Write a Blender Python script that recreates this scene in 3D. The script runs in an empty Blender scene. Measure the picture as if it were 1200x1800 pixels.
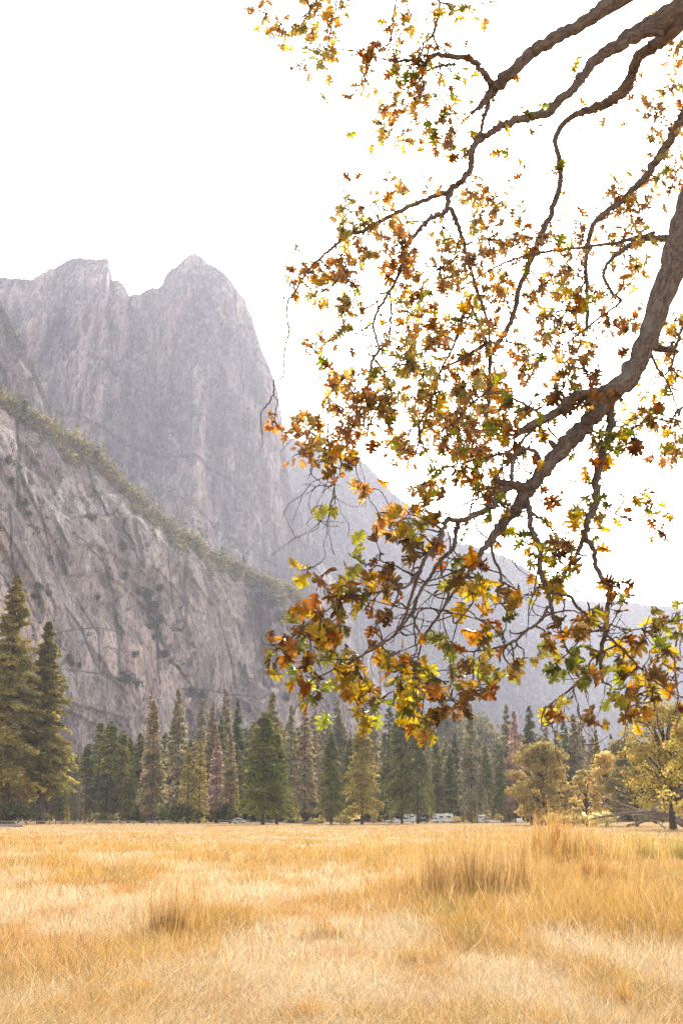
import bpy, math, random
import numpy as np
from mathutils import Vector, Matrix

# ------------------------------------------------------------------ camera, sky, sun, exposure
scn = bpy.context.scene
COL = scn.collection
CAM_Z, HZ, FPX = 2.0, 1433.0, 2500.0          # eye height, horizon row, focal length in photo pixels
PITCH = math.atan((HZ - 900.0) / FPX)
cd = bpy.data.cameras.new('camera'); cam = bpy.data.objects.new('camera', cd); COL.objects.link(cam)
cd.sensor_fit = 'VERTICAL'; cd.sensor_height = 36.0; cd.sensor_width = 24.0; cd.lens = 50.0
cd.clip_start = 0.1; cd.clip_end = 30000.0
cam.location = (0, 0, CAM_Z); cam.rotation_euler = (math.pi / 2 + PITCH, 0, 0)
scn.camera = cam

SUN_EL, SUN_AZ = math.radians(25.8), math.radians(9.1)
world = bpy.data.worlds.new('World'); scn.world = world; world.use_nodes = True
wn = world.node_tree.nodes; wl = world.node_tree.links
bg = wn['Background']; sky = wn.new('ShaderNodeTexSky')
sky.sky_type = 'NISHITA'; sky.sun_disc = False; sky.sun_elevation = SUN_EL; sky.sun_rotation = SUN_AZ
sky.altitude = 1200; sky.air_density = 1.0; sky.dust_density = 5.0; sky.ozone_density = 0.6
hs = wn.new('ShaderNodeHueSaturation'); hs.inputs['Saturation'].default_value = .6; wl.new(sky.outputs[0], hs.inputs['Color'])
wm = wn.new('ShaderNodeMix'); wm.data_type = 'RGBA'; wm.blend_type = 'MULTIPLY'; wm.inputs[0].default_value = 1; wl.new(hs.outputs[0], wm.inputs[6]); wm.inputs[7].default_value = (1.06, 1.0, .96, 1)
wl.new(wm.outputs[2], bg.inputs[0]); bg.inputs[1].default_value = 0.15
sd = bpy.data.lights.new('sun', 'SUN'); sun = bpy.data.objects.new('sun', sd); COL.objects.link(sun)
sd.energy = 2.9; sd.angle = math.radians(0.53); sd.color = (1.0, 0.94, 0.86)
SDIR = Vector((math.sin(SUN_AZ) * math.cos(SUN_EL), math.cos(SUN_AZ) * math.cos(SUN_EL), math.sin(SUN_EL)))
sun.rotation_euler = (-SDIR).to_track_quat('-Z', 'Y').to_euler()
scn.view_settings.view_transform = 'Standard'; scn.view_settings.look = 'None'
scn.view_settings.exposure = 1.5; scn.view_settings.gamma = 1.0
HAZE_DENSITY, HAZE_G, HAZE_COL = 0.000058, 0.48, (0.81, 0.84, 1.0, 1)
cy = scn.cycles
cy.max_bounces = 6; cy.diffuse_bounces = 3; cy.transmission_bounces = 4; cy.volume_bounces = 0; cy.transparent_max_bounces = 8
cy.use_denoising = True
try: cy.denoiser = 'OPENIMAGEDENOISE'; cy.denoising_prefilter = 'NONE'; cy.denoising_input_passes = 'RGB_ALBEDO_NORMAL'
except Exception: pass

# ------------------------------------------------------------------ helpers
rng = np.random.default_rng(7); random.seed(7)
CP, SP = math.cos(PITCH), math.sin(PITCH)
def at(px, py, Y):
    """the point of the place that the photo shows at pixel px, py when it stands Y metres ahead"""
    u = (px - 600.0) / FPX; v = (900.0 - py) / FPX
    dy = CP - v * SP; dz = SP + v * CP
    k = Y / dy
    return np.array([u * k, Y, CAM_Z + dz * k])
def proj(P):
    P = np.asarray(P, float); y = P[..., 1]; z = P[..., 2] - CAM_Z
    d = y * CP + z * SP; up = -y * SP + z * CP
    return 600 + FPX * P[..., 0] / d, 900 - FPX * up / d
def ground_y(py): return CAM_Z * FPX / (py - HZ) * (CP * CP)   # near enough for flat ground

def _h(ix, iy, s):
    n = (ix.astype(np.int64) * 374761393 + iy.astype(np.int64) * 668265263 + s * 1442695041) & 0xffffffff
    n = ((n ^ (n >> 13)) * 1274126177) & 0xffffffff
    return ((n ^ (n >> 16)) & 0xffff) / 65535.0
def vn(x, y, s=0):
    x = np.asarray(x, float); y = np.asarray(y, float)
    ix = np.floor(x); iy = np.floor(y); fx = x - ix; fy = y - iy
    fx = fx * fx * fx * (fx * (fx * 6 - 15) + 10); fy = fy * fy * fy * (fy * (fy * 6 - 15) + 10)
    a = _h(ix, iy, s); b = _h(ix + 1, iy, s); c = _h(ix, iy + 1, s); d = _h(ix + 1, iy + 1, s)
    return a + (b - a) * fx + (c - a) * fy + (a - b - c + d) * fx * fy
def fbm(x, y, o=5, s=0, g=.5):
    r = 0; a = 1; t = 0
    for i in range(o): r = r + a * vn(x, y, s + i * 17); t += a; a *= g; x = x * 2.03 + 3.1; y = y * 2.03 + 1.7
    return r / t
def ridged(x, y, o=4, s=0, g=.55):
    r = 0; a = 1; t = 0
    for i in range(o): r = r + a * (1 - np.abs(2 * vn(x, y, s + i * 31) - 1)); t += a; a *= g; x = x * 2.1 + 5.3; y = y * 2.1 + 2.9
    return r / t

def raw_mesh(name, V, T=None, Q=None, cols=None, smooth=False):
    V = np.ascontiguousarray(V, np.float32); me = bpy.data.meshes.new(name)
    nt = 0 if T is None else len(T); nq = 0 if Q is None else len(Q)
    me.vertices.add(len(V)); me.vertices.foreach_set('co', V.ravel())
    idx = []
    if nt: idx.append(np.asarray(T).ravel())
    if nq: idx.append(np.asarray(Q).ravel())
    idx = np.concatenate(idx).astype(np.int32)
    me.loops.add(len(idx)); me.loops.foreach_set('vertex_index', idx)
    me.polygons.add(nt + nq)
    st = np.concatenate([np.arange(nt) * 3, nt * 3 + np.arange(nq) * 4]).astype(np.int32)
    me.polygons.foreach_set('loop_start', st)
    me.polygons.foreach_set('use_smooth', np.full(nt + nq, smooth))
    if cols is not None:
        a = me.attributes.new('tint', 'FLOAT_COLOR', 'POINT')
        c = np.ones((len(V), 4), np.float32); c[:, :cols.shape[1]] = cols
        a.data.foreach_set('color', c.ravel())
    me.update(calc_edges=True)
    return me
def link(name, me, mat, parent=None):
    o = bpy.data.objects.new(name, me); COL.objects.link(o)
    if mat is not None and me is not None and not me.materials: me.materials.append(mat)
    if parent is not None: o.parent = parent
    return o
def thing(name, label, cat, loc=(0, 0, 0), rotz=0, group=None):
    o = bpy.data.objects.new(name, None); COL.objects.link(o); o.empty_display_size = .2
    o.location = loc; o.rotation_euler = (0, 0, rotz); tag(o, label, cat, group); return o
def tag(o, label=None, cat=None, group=None, kind=None):
    if label: o['label'] = label
    if cat: o['category'] = cat
    if group: o['group'] = group
    if kind: o['kind'] = kind
    return o
class MB:
    """collects tubes, boxes and prisms into one mesh"""
    def __init__(s): s.v = []; s.t = []; s.q = []; s.c = []; s.n = 0
    def add(s, V, T=None, Q=None, col=None):
        V = np.asarray(V, float)
        if T is not None and len(T): s.t.append(np.asarray(T) + s.n)
        if Q is not None and len(Q): s.q.append(np.asarray(Q) + s.n)
        s.v.append(V)
        if col is not None:
            c = np.asarray(col, float); s.c.append(np.broadcast_to(c, (len(V), 3)) if c.ndim == 1 else c)
        s.n += len(V)
    def mesh(s, name, smooth=False):
        return raw_mesh(name, np.concatenate(s.v), np.concatenate(s.t) if s.t else None, np.concatenate(s.q) if s.q else None,
                        np.concatenate(s.c) if s.c else None, smooth)
    def tube(s, P, R, n=7, rough=0.0, caps=True, seed=0, col=None, bark=False):
        P = np.asarray(P, float); R = np.broadcast_to(np.asarray(R, float), (len(P),))
        T = np.gradient(P, axis=0); T /= np.linalg.norm(T, axis=1)[:, None] + 1e-9
        a = np.array([0, 0, 1.0]) if abs(T[0][2]) < .9 else np.array([1.0, 0, 0])
        U = np.cross(T[0], a); U /= np.linalg.norm(U); V = []
        th = np.arange(n) * 2 * math.pi / n
        for i in range(len(P)):
            U = U - T[i] * U.dot(T[i]); U /= np.linalg.norm(U) + 1e-9; W = np.cross(T[i], U)
            r = R[i] * (1 + (rough * (vn(th * 1.3 + seed, np.full(n, i * .9 + seed)) * 2 - 1) if rough else 0))
            V.append(P[i] + (np.cos(th) * r)[:, None] * U + (np.sin(th) * r)[:, None] * W)
        V = np.concatenate(V); m = len(P)
        if bark:
            L = np.concatenate([[0], np.cumsum(np.linalg.norm(np.diff(P, axis=0), axis=1))]) + seed * 1.7; col = np.stack([np.tile(np.cos(th), m), np.tile(np.sin(th), m), np.repeat(L, n)], 1)
            col[:, :2] *= np.repeat(np.maximum(R, .004), n)[:, None]
            if caps: col = np.concatenate([col, col[:1], col[-1:]])
        i = np.arange(m - 1)[:, None] * n; j = np.arange(n)[None, :]; k = (j + 1) % n
        Q = np.stack([i + j, i + k, i + n + k, i + n + j], -1).reshape(-1, 4); Tr = []
        if caps:
            V = np.concatenate([V, P[:1], P[-1:]]); b = m * n
            Tr = [[b, (q + 1) % n, q] for q in range(n)] + [[b + 1, (m - 1) * n + q, (m - 1) * n + (q + 1) % n] for q in range(n)]
        s.add(V, Tr, Q, col)
    def box(s, c, d, rz=0.0, bev=0.0, M=None, col=None):
        x, y, z = np.array(d) / 2.0; b = bev
        if b <= 0:
            V = np.array([[-x, -y, -z], [x, -y, -z], [x, y, -z], [-x, y, -z], [-x, -y, z], [x, -y, z], [x, y, z], [-x, y, z]])
            Q = [[0, 3, 2, 1], [4, 5, 6, 7], [0, 1, 5, 4], [1, 2, 6, 5], [2, 3, 7, 6], [3, 0, 4, 7]]; T = None
        else:
            L = [(-z, b), (-z + b, 0), (z - b, 0), (z, b)]; V = []
            for zz, i in L:
                X = x - i; Y = y - i
                V += [[-X + b, -Y, zz], [X - b, -Y, zz], [X, -Y + b, zz], [X, Y - b, zz], [X - b, Y, zz], [-X + b, Y, zz], [-X, Y - b, zz], [-X, -Y + b, zz]]
            V = np.array(V); Q = []
            for k in range(3):
                for j in range(8): Q.append([k * 8 + j, k * 8 + (j + 1) % 8, k * 8 + 8 + (j + 1) % 8, k * 8 + 8 + j])
            Q += [[24, 25, 26, 27], [24, 27, 28, 31], [28, 29, 30, 31], [3, 2, 1, 0], [7, 4, 3, 0], [7, 6, 5, 4]]; T = None
        if rz: cc, ss = math.cos(rz), math.sin(rz); V = V @ np.array([[cc, ss, 0], [-ss, cc, 0], [0, 0, 1]])
        if M is not None: V = V @ M
        s.add(V + np.array(c), T, Q, col)
    def prism(s, poly, y0, y1, bev=0.0, col=None):
        """an x-z outline given thickness along y, its rims drawn in by bev"""
        P = np.array(poly, float); n = len(P); c = P.mean(0)
        def ring(k, y): p = c + (P - c) * k; return np.stack([p[:, 0], np.full(n, y), p[:, 1]], 1)
        d = np.abs(P - c).max(); k = 1 - bev / d
        R = [ring(k, y0), ring(1, y0 + bev), ring(1, y1 - bev), ring(k, y1)] if bev else [ring(1, y0), ring(1, y1)]
        V = np.concatenate(R + [[[c[0], y0, c[1]], [c[0], y1, c[1]]]]); Q = []
        for r in range(len(R) - 1):
            for j in range(n): Q.append([r * n + j, r * n + (j + 1) % n, (r + 1) * n + (j + 1) % n, (r + 1) * n + j])
        b = len(R) * n; l = (len(R) - 1) * n
        T = [[b, (j + 1) % n, j] for j in range(n)] + [[b + 1, l + j, l + (j + 1) % n] for j in range(n)]
        s.add(V, T, Q, col)
    def build(s, name, mat, parent=None, smooth=False): return link(name, s.mesh(name, smooth), mat, parent)
def smooth_path(P, sub=4):
    P = np.asarray(P, float); E = np.concatenate([2 * P[:1] - P[1:2], P, 2 * P[-1:] - P[-2:-1]]); out = []
    t = np.arange(sub)[:, None] / sub
    for i in range(len(P) - 1):
        a, b, c, d = E[i:i + 4]
        out.append(.5 * (2 * b + (c - a) * t + (2 * a - 5 * b + 4 * c - d) * t ** 2 + (3 * b - a - 3 * c + d) * t ** 3))
    return np.concatenate(out + [P[-1:]])

def cards(P, D, L, W, rnd, kind='tri'):
    """one pointed leaf clump per row: P base points, D directions, lengths, widths"""
    n = len(P); S = np.cross(D, rnd.normal(size=(n, 3))); S /= np.linalg.norm(S, axis=1)[:, None] + 1e-9
    W = (S.T * W).T; E = P + (D.T * L).T
    if kind == 'tri':
        V = np.stack([P - W, P + W, E], 1).reshape(-1, 3); return V, np.arange(n * 3).reshape(-1, 3), None
    M = P + (D.T * (L * .5)).T
    V = np.stack([P, M + W, E, M - W], 1).reshape(-1, 3); return V, None, np.arange(n * 4).reshape(-1, 4)
def unit(v): return v / (np.linalg.norm(v, axis=-1, keepdims=True) + 1e-9)


# ------------------------------------------------------------------ materials
def mat_new(name):
    m = bpy.data.materials.new(name); m.use_nodes = True; n = m.node_tree.nodes; n.clear()
    out = n.new('ShaderNodeOutputMaterial'); return m, n, m.node_tree.links, out
def N(n, l, kind, ins=None, **kw):
    x = n.new('ShaderNode' + kind)
    for k, v in kw.items(): setattr(x, k, v)
    for k, v in (ins or {}).items():
        s = x.inputs[k]
        if hasattr(v, 'is_output') or isinstance(v, bpy.types.NodeSocket): l.new(v, s)
        else: s.default_value = v
    return x
def ramp(n, l, fac, stops, interp='LINEAR'):
    r = n.new('ShaderNodeValToRGB'); r.color_ramp.interpolation = interp; e = r.color_ramp.elements
    while len(e) < len(stops): e.new(.5)
    for q, (p, c) in zip(e, stops):
        q.position = p; q.color = (*c, 1) if len(c) == 3 else c
    l.new(fac, r.inputs[0]); return r.outputs[0]
def mix(n, l, f, a, b, mode='MIX'):
    x = n.new('ShaderNodeMix'); x.data_type = 'RGBA'; x.blend_type = mode
    for s, v in ((x.inputs[0], f), (x.inputs[6], a), (x.inputs[7], b)):
        if isinstance(v, bpy.types.NodeSocket): l.new(v, s)
        elif isinstance(v, (int, float)): s.default_value = v
        else: s.default_value = (*v, 1) if len(v) == 3 else v
    return x.outputs[2]
def noise(n, l, vec, scale, detail=6, rough=.6, dist=0.0):
    return N(n, l, 'TexNoise', {'Vector': vec, 'Scale': scale, 'Detail': detail, 'Roughness': rough, 'Distortion': dist}).outputs[0]
def mapping(n, l, vec, scale, rot=(0, 0, 0)):
    return N(n, l, 'Mapping', {'Vector': vec, 'Scale': scale, 'Rotation': rot}).outputs[0]
def simple(name, col, rough=.6, metal=0.0, var=.15, scale=8.0):
    m, n, l, out = mat_new(name); tc = N(n, l, 'TexCoord')
    f = noise(n, l, tc.outputs['Object'], scale)
    c = ramp(n, l, f, [(.3, tuple(x * (1 - var) for x in col)), (.7, tuple(min(1, x * (1 + var)) for x in col))])
    b = N(n, l, 'BsdfPrincipled', {'Base Color': c, 'Roughness': rough, 'Metallic': metal}); l.new(b.outputs[0], out.inputs[0]); return m
def leafy(name, col, trans=.35, var=.35, gain=1.0, hue=.0):
    """foliage: colour tinted per vertex and per tree, part of the light passes through"""
    m, n, l, out = mat_new(name)
    at_ = N(n, l, 'Attribute', attribute_name='tint'); oi = N(n, l, 'ObjectInfo')
    c = mix(n, l, 1.0, at_.outputs[0], tuple(col), 'MULTIPLY')
    k = ramp(n, l, oi.outputs['Random'], [(0, (1 - var, 1 - var * .8, 1 - var)), (.5, (1, 1, 1)), (1, (1 + var, 1 + var * .7, 1 + var * .5))])
    c = mix(n, l, 1.0, c, k, 'MULTIPLY')
    d = N(n, l, 'BsdfDiffuse', {'Color': c}); t = N(n, l, 'BsdfTranslucent', {'Color': c})
    s = N(n, l, 'MixShader', {0: trans, 1: d.outputs[0], 2: t.outputs[0]}); l.new(s.outputs[0], out.inputs[0]); return m
def rock(name, base, light, dark, size, tilt=0.0, veg=None, streak=1.0, stain=(.10, .085, .08), bump=1.0, soft=1.0):
    """granite: joint lines, water streaks, pale scars where slabs fell"""
    m, n, l, out = mat_new(name); tc = N(n, l, 'TexCoord'); o = tc.outputs['Object']
    r = mapping(n, l, o, (1, 1, 1), (0, tilt, 0)); s_ = 1 / size
    mul = lambda a, b: N(n, l, 'Math', {0: a, 1: b}, operation='MULTIPLY').outputs[0]
    add = lambda a, b: N(n, l, 'Math', {0: a, 1: b}, operation='ADD').outputs[0]
    ab = lambda a: N(n, l, 'Math', {0: N(n, l, 'Math', {0: a, 1: .5}, operation='SUBTRACT').outputs[0]}, operation='ABSOLUTE').outputs[0]
    v1 = mapping(n, l, r, (s_, s_, .16 * s_)); v2 = mapping(n, l, r, (s_, s_, .07 * s_)); v3 = mapping(n, l, r, (s_, s_, .3 * s_)); vv = mapping(n, l, o, (s_, s_, .06 * s_))
    iso = mapping(n, l, o, (s_, s_, s_))
    f1 = noise(n, l, v1, 2.6, 10, .68, .9); f2 = noise(n, l, v2, 17.0, 8, .72, .4); f3 = noise(n, l, iso, 1.1, 8, .62, .9); f4 = noise(n, l, v3, 16.0, 9, .72, .6); f5 = noise(n, l, vv, 9.0, 7, .7, .3)
    c = ramp(n, l, f1, [(.40, dark), (.48, base), (.53, base), (.60, light)])
    ft0 = N(n, l, 'SeparateColor', {0: N(n, l, 'Attribute', attribute_name='tint').outputs[0]})
    c = mix(n, l, 1.0, c, ramp(n, l, add(mul(f4, .12), mul(ft0.outputs[2], .88)), [(.24, (.42, .41, .42)), (.44, (.88, .88, .88)), (.56, (1.10, 1.07, 1.03)), (.66, (1.8, 1.66, 1.5))]), 'MULTIPLY')
    c = mix(n, l, .35 * soft, c, ramp(n, l, f4, [(.38, dark), (.5, base), (.61, tuple(x * 1.15 for x in light))]))
    c = mix(n, l, .7 * soft, c, ramp(n, l, f2, [(.38, (.58, .56, .56)), (.5, (1, 1, 1)), (.62, (1.45, 1.42, 1.38))]), 'MULTIPLY')
    f6 = noise(n, l, v3, 1.0, 5, .6, 1.2); c = mix(n, l, .8, c, ramp(n, l, f6, [(.38, (.60, .58, .58)), (.5, (1, 1, 1)), (.62, (1.32, 1.28, 1.22))]), 'MULTIPLY')
    sc = ramp(n, l, add(mul(f3, .6), mul(f4, .4)), [(.545, (0, 0, 0)), (.57, (1, 1, 1))])
    c = mix(n, l, mul(sc, .45), c, tuple(x * 1.3 for x in light))
    st = ramp(n, l, f5, [(.38, (1, 1, 1)), (.46, (0, 0, 0))])
    c = mix(n, l, mul(st, .5 * streak), c, stain)
    ft = N(n, l, 'SeparateColor', {0: N(n, l, 'Attribute', attribute_name='tint').outputs[0]})
    k = add(mul(f4, 1.6), mul(f2, 1.6))
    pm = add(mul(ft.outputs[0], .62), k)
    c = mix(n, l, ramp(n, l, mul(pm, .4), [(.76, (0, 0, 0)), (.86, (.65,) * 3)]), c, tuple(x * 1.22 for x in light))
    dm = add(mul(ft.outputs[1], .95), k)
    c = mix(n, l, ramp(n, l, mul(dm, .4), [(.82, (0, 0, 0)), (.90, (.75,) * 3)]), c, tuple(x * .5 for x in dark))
    j1 = ab(noise(n, l, v1, 3.4, 9, .6, .5)); j2 = ab(noise(n, l, v3, 5.5, 9, .62, .7))
    cr = mix(n, l, 1.0, ramp(n, l, j1, [(.0, (1, 1, 1)), (.016, (0, 0, 0))]), ramp(n, l, f3, [(.40, (1, 1, 1)), (.55, (.0,) * 3)]), 'MULTIPLY')
    cr2 = mix(n, l, 1.0, ramp(n, l, j2, [(.0, (1, 1, 1)), (.012, (0, 0, 0))]), ramp(n, l, f3, [(.48, (0, 0, 0)), (.6, (1,) * 3)]), 'MULTIPLY')
    cr = mix(n, l, 1.0, cr, cr2, 'LIGHTEN')
    c = mix(n, l, mul(cr, .6), c, tuple(x * .4 for x in dark))
    if veg is not None:
        g = N(n, l, 'NewGeometry'); sx = N(n, l, 'SeparateXYZ', {0: g.outputs['Normal']})
        vm = ramp(n, l, add(sx.outputs[2], f4), [(veg[0] - .1, (0, 0, 0)), (veg[0], (1, 1, 1))]) if veg[0] < 1 else ramp(n, l, mul(add(sx.outputs[2], f4), .5), [(veg[0] / 2, (0, 0, 0)), (veg[0] / 2 + .05, (1, 1, 1))])
        c = mix(n, l, mul(vm, .8), c, ramp(n, l, f4, [(.35, veg[1]), (.65, veg[2])]))
    h = add(add(f1, mul(f4, .5)), add(mul(f2, .35), mul(cr, -.35)))
    bp = N(n, l, 'Bump', {'Height': h, 'Strength': 1.0, 'Distance': size * .22 * bump})
    b = N(n, l, 'BsdfPrincipled', {'Base Color': c, 'Roughness': .95, 'Normal': bp.outputs[0], 'Specular IOR Level': .1}); l.new(b.outputs[0], out.inputs[0]); return m
def bark(name, dark, light, size):
    m, n, l, out = mat_new(name); tc = N(n, l, 'TexCoord'); o = tc.outputs['Object']
    f = noise(n, l, o, 1 / size, 8, .7, 1.0)
    vo = N(n, l, 'TexVoronoi', {'Vector': mapping(n, l, o, (1 / size, 1 / size, .45 / size)), 'Scale': 1.2}, feature='DISTANCE_TO_EDGE')
    c = ramp(n, l, f, [(.3, dark), (.7, light)])
    c = mix(n, l, ramp(n, l, N(n, l, 'Math', {0: vo.outputs[0], 1: f}, operation='MULTIPLY').outputs[0], [(0, (.55,) * 3), (.08, (0, 0, 0))]), c, tuple(x * .5 for x in dark))
    h = N(n, l, 'Math', {0: f, 1: vo.outputs[0]}, operation='ADD').outputs[0]
    bp = N(n, l, 'Bump', {'Height': h, 'Strength': 1.0, 'Distance': size * .5})
    b = N(n, l, 'BsdfPrincipled', {'Base Color': c, 'Roughness': .9, 'Normal': bp.outputs[0], 'Specular IOR Level': .2}); l.new(b.outputs[0], out.inputs[0]); return m

# ------------------------------------------------------------------ setting: ground
def meadow_mat():
    m, n, l, out = mat_new('dry_meadow'); tc = N(n, l, 'TexCoord'); o = tc.outputs['Object']
    f = noise(n, l, o, .12, 6, .6); g = noise(n, l, o, 1.2, 8, .7); h = noise(n, l, o, 14.0, 8, .75)
    c = ramp(n, l, f, [(.35, (.33, .20, .085)), (.5, (.38, .25, .12)), (.65, (.44, .32, .18))])
    c = mix(n, l, .4, c, ramp(n, l, h, [(.3, (.28, .17, .07)), (.7, (.62, .47, .28))]))
    c = mix(n, l, ramp(n, l, g, [(.62, (0, 0, 0)), (.75, (.5,) * 3)]), c, (.25, .22, .07))
    bp = N(n, l, 'Bump', {'Height': h, 'Strength': .6, 'Distance': .05})
    b = N(n, l, 'BsdfDiffuse', {'Color': c, 'Normal': bp.outputs[0]}); l.new(b.outputs[0], out.inputs[0]); return m
def ground_h(x, y):
    d = np.hypot(x, y)
    return (fbm(x * .12, y * .12, 4, 3) - .5) * .35 * np.clip((d - 3) / 6, 0, 1) * np.clip((420 - d) / 200, 0, 1)
rr = np.concatenate([[0.01], np.geomspace(2, 12000, 150)]); na = 180
RA, TH = np.meshgrid(rr, np.arange(na) * 2 * math.pi / na, indexing='ij')
GX, GY = RA * np.cos(TH), RA * np.sin(TH)
GV = np.stack([GX, GY, ground_h(GX, GY)], -1).reshape(-1, 3)
i = np.arange(len(rr) - 1)[:, None] * na; j = np.arange(na)[None]; k = (j + 1) % na
gq = np.stack([i + j, i + na + j, i + na + k, i + k], -1).reshape(-1, 4)
tag(link('ground', raw_mesh('ground', GV, None, gq, smooth=True), meadow_mat()), 'dry golden meadow floor stretching to the forest edge', 'meadow', kind='structure')

# ------------------------------------------------------------------ setting: cliffs and mountains
SURF = {}
def slabs(X, Z, w, h, tilt, seed):
    """the broken faces of the rock: long upright plates with crooked edges at three sizes; their tone, and the joints between some of them"""
    u, v = tilted(X, Z, tilt); tone = 0; joint = np.zeros(X.shape)
    for k, (f, a) in enumerate(((1.0, .42), (.42, .33), (.17, .25))):
        W, H = w * f, h * f; uu = u / W + (fbm(X / W * .9, Z / W * .6, 4, seed * 7 + k) - .5) * 2.2 + (vn(v / H * 2, u * 0 + k, seed + 3) - .5) * .6
        i = np.floor(uu); vv = v / H + _h(i, i * 0 + k, seed + 11) * 7 + (fbm(X / W, Z / W, 3, seed * 5 + k) - .5) * 1.6; j = np.floor(vv); r = _h(i, j, seed + 29 + k)
        tone = tone + a * r; e = np.minimum(np.abs(uu - np.round(uu)) * W, np.abs(vv - np.round(vv)) * H * .8); joint = np.maximum(joint, np.clip(1 - e / (w * .022), 0, 1) * (r > .45) * (1, .8, .6)[k])
    return tone, joint
def tilted(X, Z, a): c, s = math.cos(a), math.sin(a); return X * c + Z * s, -X * s + Z * c
def mountain(name, label, prof, D0, lean, mat, disp, x0, x1, step=2.0, rows=220, jag=3.0, foot=-4.0, curve=1.0, kind='structure', back=400, seed=0, feats=None, slab=None):
    """a rock mass with the ridge line prof; D0(px) metres away at its foot, its face leaning back by lean(px) metres"""
    px = np.arange(x0, x1 + .1, step); pr = np.interp(px, [p[0] for p in prof], [p[1] for p in prof])
    pr = pr + (fbm(px / 14., px * 0 + seed, 5, seed, .6) - .5) * 2 * jag + (np.floor(fbm(px / 22., px * 0 + 7, 3, seed + 5) * 7) / 7 - .5) * jag
    db = D0(px); dr = db + lean(px)
    R = np.stack([at(a, b, d) for a, b, d in zip(px, pr, dr)])
    t = np.linspace(0, 1, rows)[:, None]; s = t ** curve
    Y = db[None] + (dr - db)[None] * s; Z = foot + (R[:, 2] - foot)[None] * t; X = (R[:, 0] / R[:, 1])[None] * Y
    P = np.stack([X, Y, Z], -1)
    F = np.zeros(P.shape[:2] + (3,)); d = disp(X, Z, t + 0 * X, px[None] + 0 * t); F[..., 2] = .5
    if slab:
        tone, joint = slabs(X, Z, *slab, seed); F[..., 2] = tone; F[..., 1] = joint * .6; d = d + (tone - .5) * slab[0] * .32
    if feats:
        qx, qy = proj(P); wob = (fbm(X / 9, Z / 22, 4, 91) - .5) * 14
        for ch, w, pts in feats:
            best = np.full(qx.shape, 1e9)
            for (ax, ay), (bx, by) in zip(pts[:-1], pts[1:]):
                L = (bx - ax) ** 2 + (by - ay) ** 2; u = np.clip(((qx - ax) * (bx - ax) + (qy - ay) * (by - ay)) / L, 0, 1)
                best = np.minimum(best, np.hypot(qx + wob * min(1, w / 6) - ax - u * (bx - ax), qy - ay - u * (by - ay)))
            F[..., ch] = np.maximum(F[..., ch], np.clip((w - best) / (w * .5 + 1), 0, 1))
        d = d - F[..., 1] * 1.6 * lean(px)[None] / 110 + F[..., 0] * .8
    P[..., :2] *= (1 - d / np.linalg.norm(P, axis=-1))[..., None]
    nb = 5; F = np.concatenate([F.reshape(-1, 3), np.zeros((nb * len(px), 3))])
    for k in range(1, nb + 1):
        f = k / nb; B = P[rows - 1].copy(); B[:, 1] += back * f; B[:, 0] *= B[:, 1] / P[rows - 1][:, 1]; B[:, 2] = R[:, 2] + (foot - R[:, 2]) * f ** 1.3
        P = np.concatenate([P, B[None]])
    SURF[name] = (px, P[:rows])
    m = len(px); i = np.arange(len(P) - 1)[:, None] * m; j = np.arange(m - 1)[None]
    Q = np.stack([i + j, i + j + 1, i + m + j + 1, i + m + j], -1).reshape(-1, 4)
    o = link(name, raw_mesh(name, P.reshape(-1, 3), None, Q, F, smooth=True), mat); tag(o, label, 'mountain', kind=kind); return o
def on_face(name, px, py):
    xs, P = SURF[name]; i = int(np.clip(np.searchsorted(xs, px), 0, len(xs) - 1)); _, yy = proj(P[:, i]); j = int(np.argmin(np.abs(yy - py))); return P[j, i]

NEAR_F = [(0, 16, [(115, 860), (100, 900), (85, 960)]), (0, 9, [(130, 865), (150, 930), (185, 980), (205, 1020), (215, 1070), (222, 1110)]), (0, 6, [(142, 862), (162, 910), (178, 955)]),
          (0, 5, [(50, 975), (60, 1010), (75, 1060)]), (0, 6, [(305, 945), (350, 988), (385, 1040), (410, 1090), (425, 1150), (440, 1190)]), (0, 7, [(105, 1062), (150, 1110), (172, 1135)]),
          (0, 8, [(150, 1108), (160, 1180)]), (0, 10, [(118, 1180), (135, 1245)]), (0, 5, [(190, 1180), (245, 1250)]), (0, 4, [(205, 1185), (242, 1232)]), (0, 6, [(60, 735), (112, 795)]), (0, 8, [(455, 1205), (482, 1217)]),
          (0, 8, [(345, 1010), (360, 1070), (362, 1130)]), (0, 5, [(20, 770), (48, 860), (50, 960)]),
          (1, 5, [(30, 740), (36, 820), (30, 900)]), (1, 7, [(232, 868), (240, 960), (252, 1012)]), (1, 3, [(100, 1058), (140, 1110), (165, 1170), (182, 1192)]), (1, 3, [(132, 1060), (172, 1120), (177, 1190)]),
          (1, 5, [(186, 1010), (200, 1080), (211, 1150), (211, 1192)]), (1, 4, [(280, 1050), (276, 1120), (281, 1205)]), (1, 4, [(384, 1085), (410, 1180), (411, 1212)]), (1, 3, [(320, 1214), (445, 1226)]),
          (1, 4, [(370, 1170), (371, 1216)]), (1, 6, [(458, 1100), (466, 1205)]), (1, 5, [(80, 1040), (97, 1092)]), (1, 3, [(66, 890), (92, 1000)]), (1, 3, [(128, 955), (192, 1012)]), (1, 4, [(150, 800), (165, 870), (200, 940)]),
          (1, 5, [(330, 965), (322, 1040), (330, 1130)]), (1, 4, [(15, 900), (22, 1000), (60, 1090)]), (1, 3, [(430, 1020), (440, 1100), (455, 1160)]), (1, 4, [(0, 1010), (60, 1120)]), (1, 3, [(300, 940), (296, 1010), (303, 1080)]), (1, 3, [(120, 1185), (180, 1192), (250, 1215)])]
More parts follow.
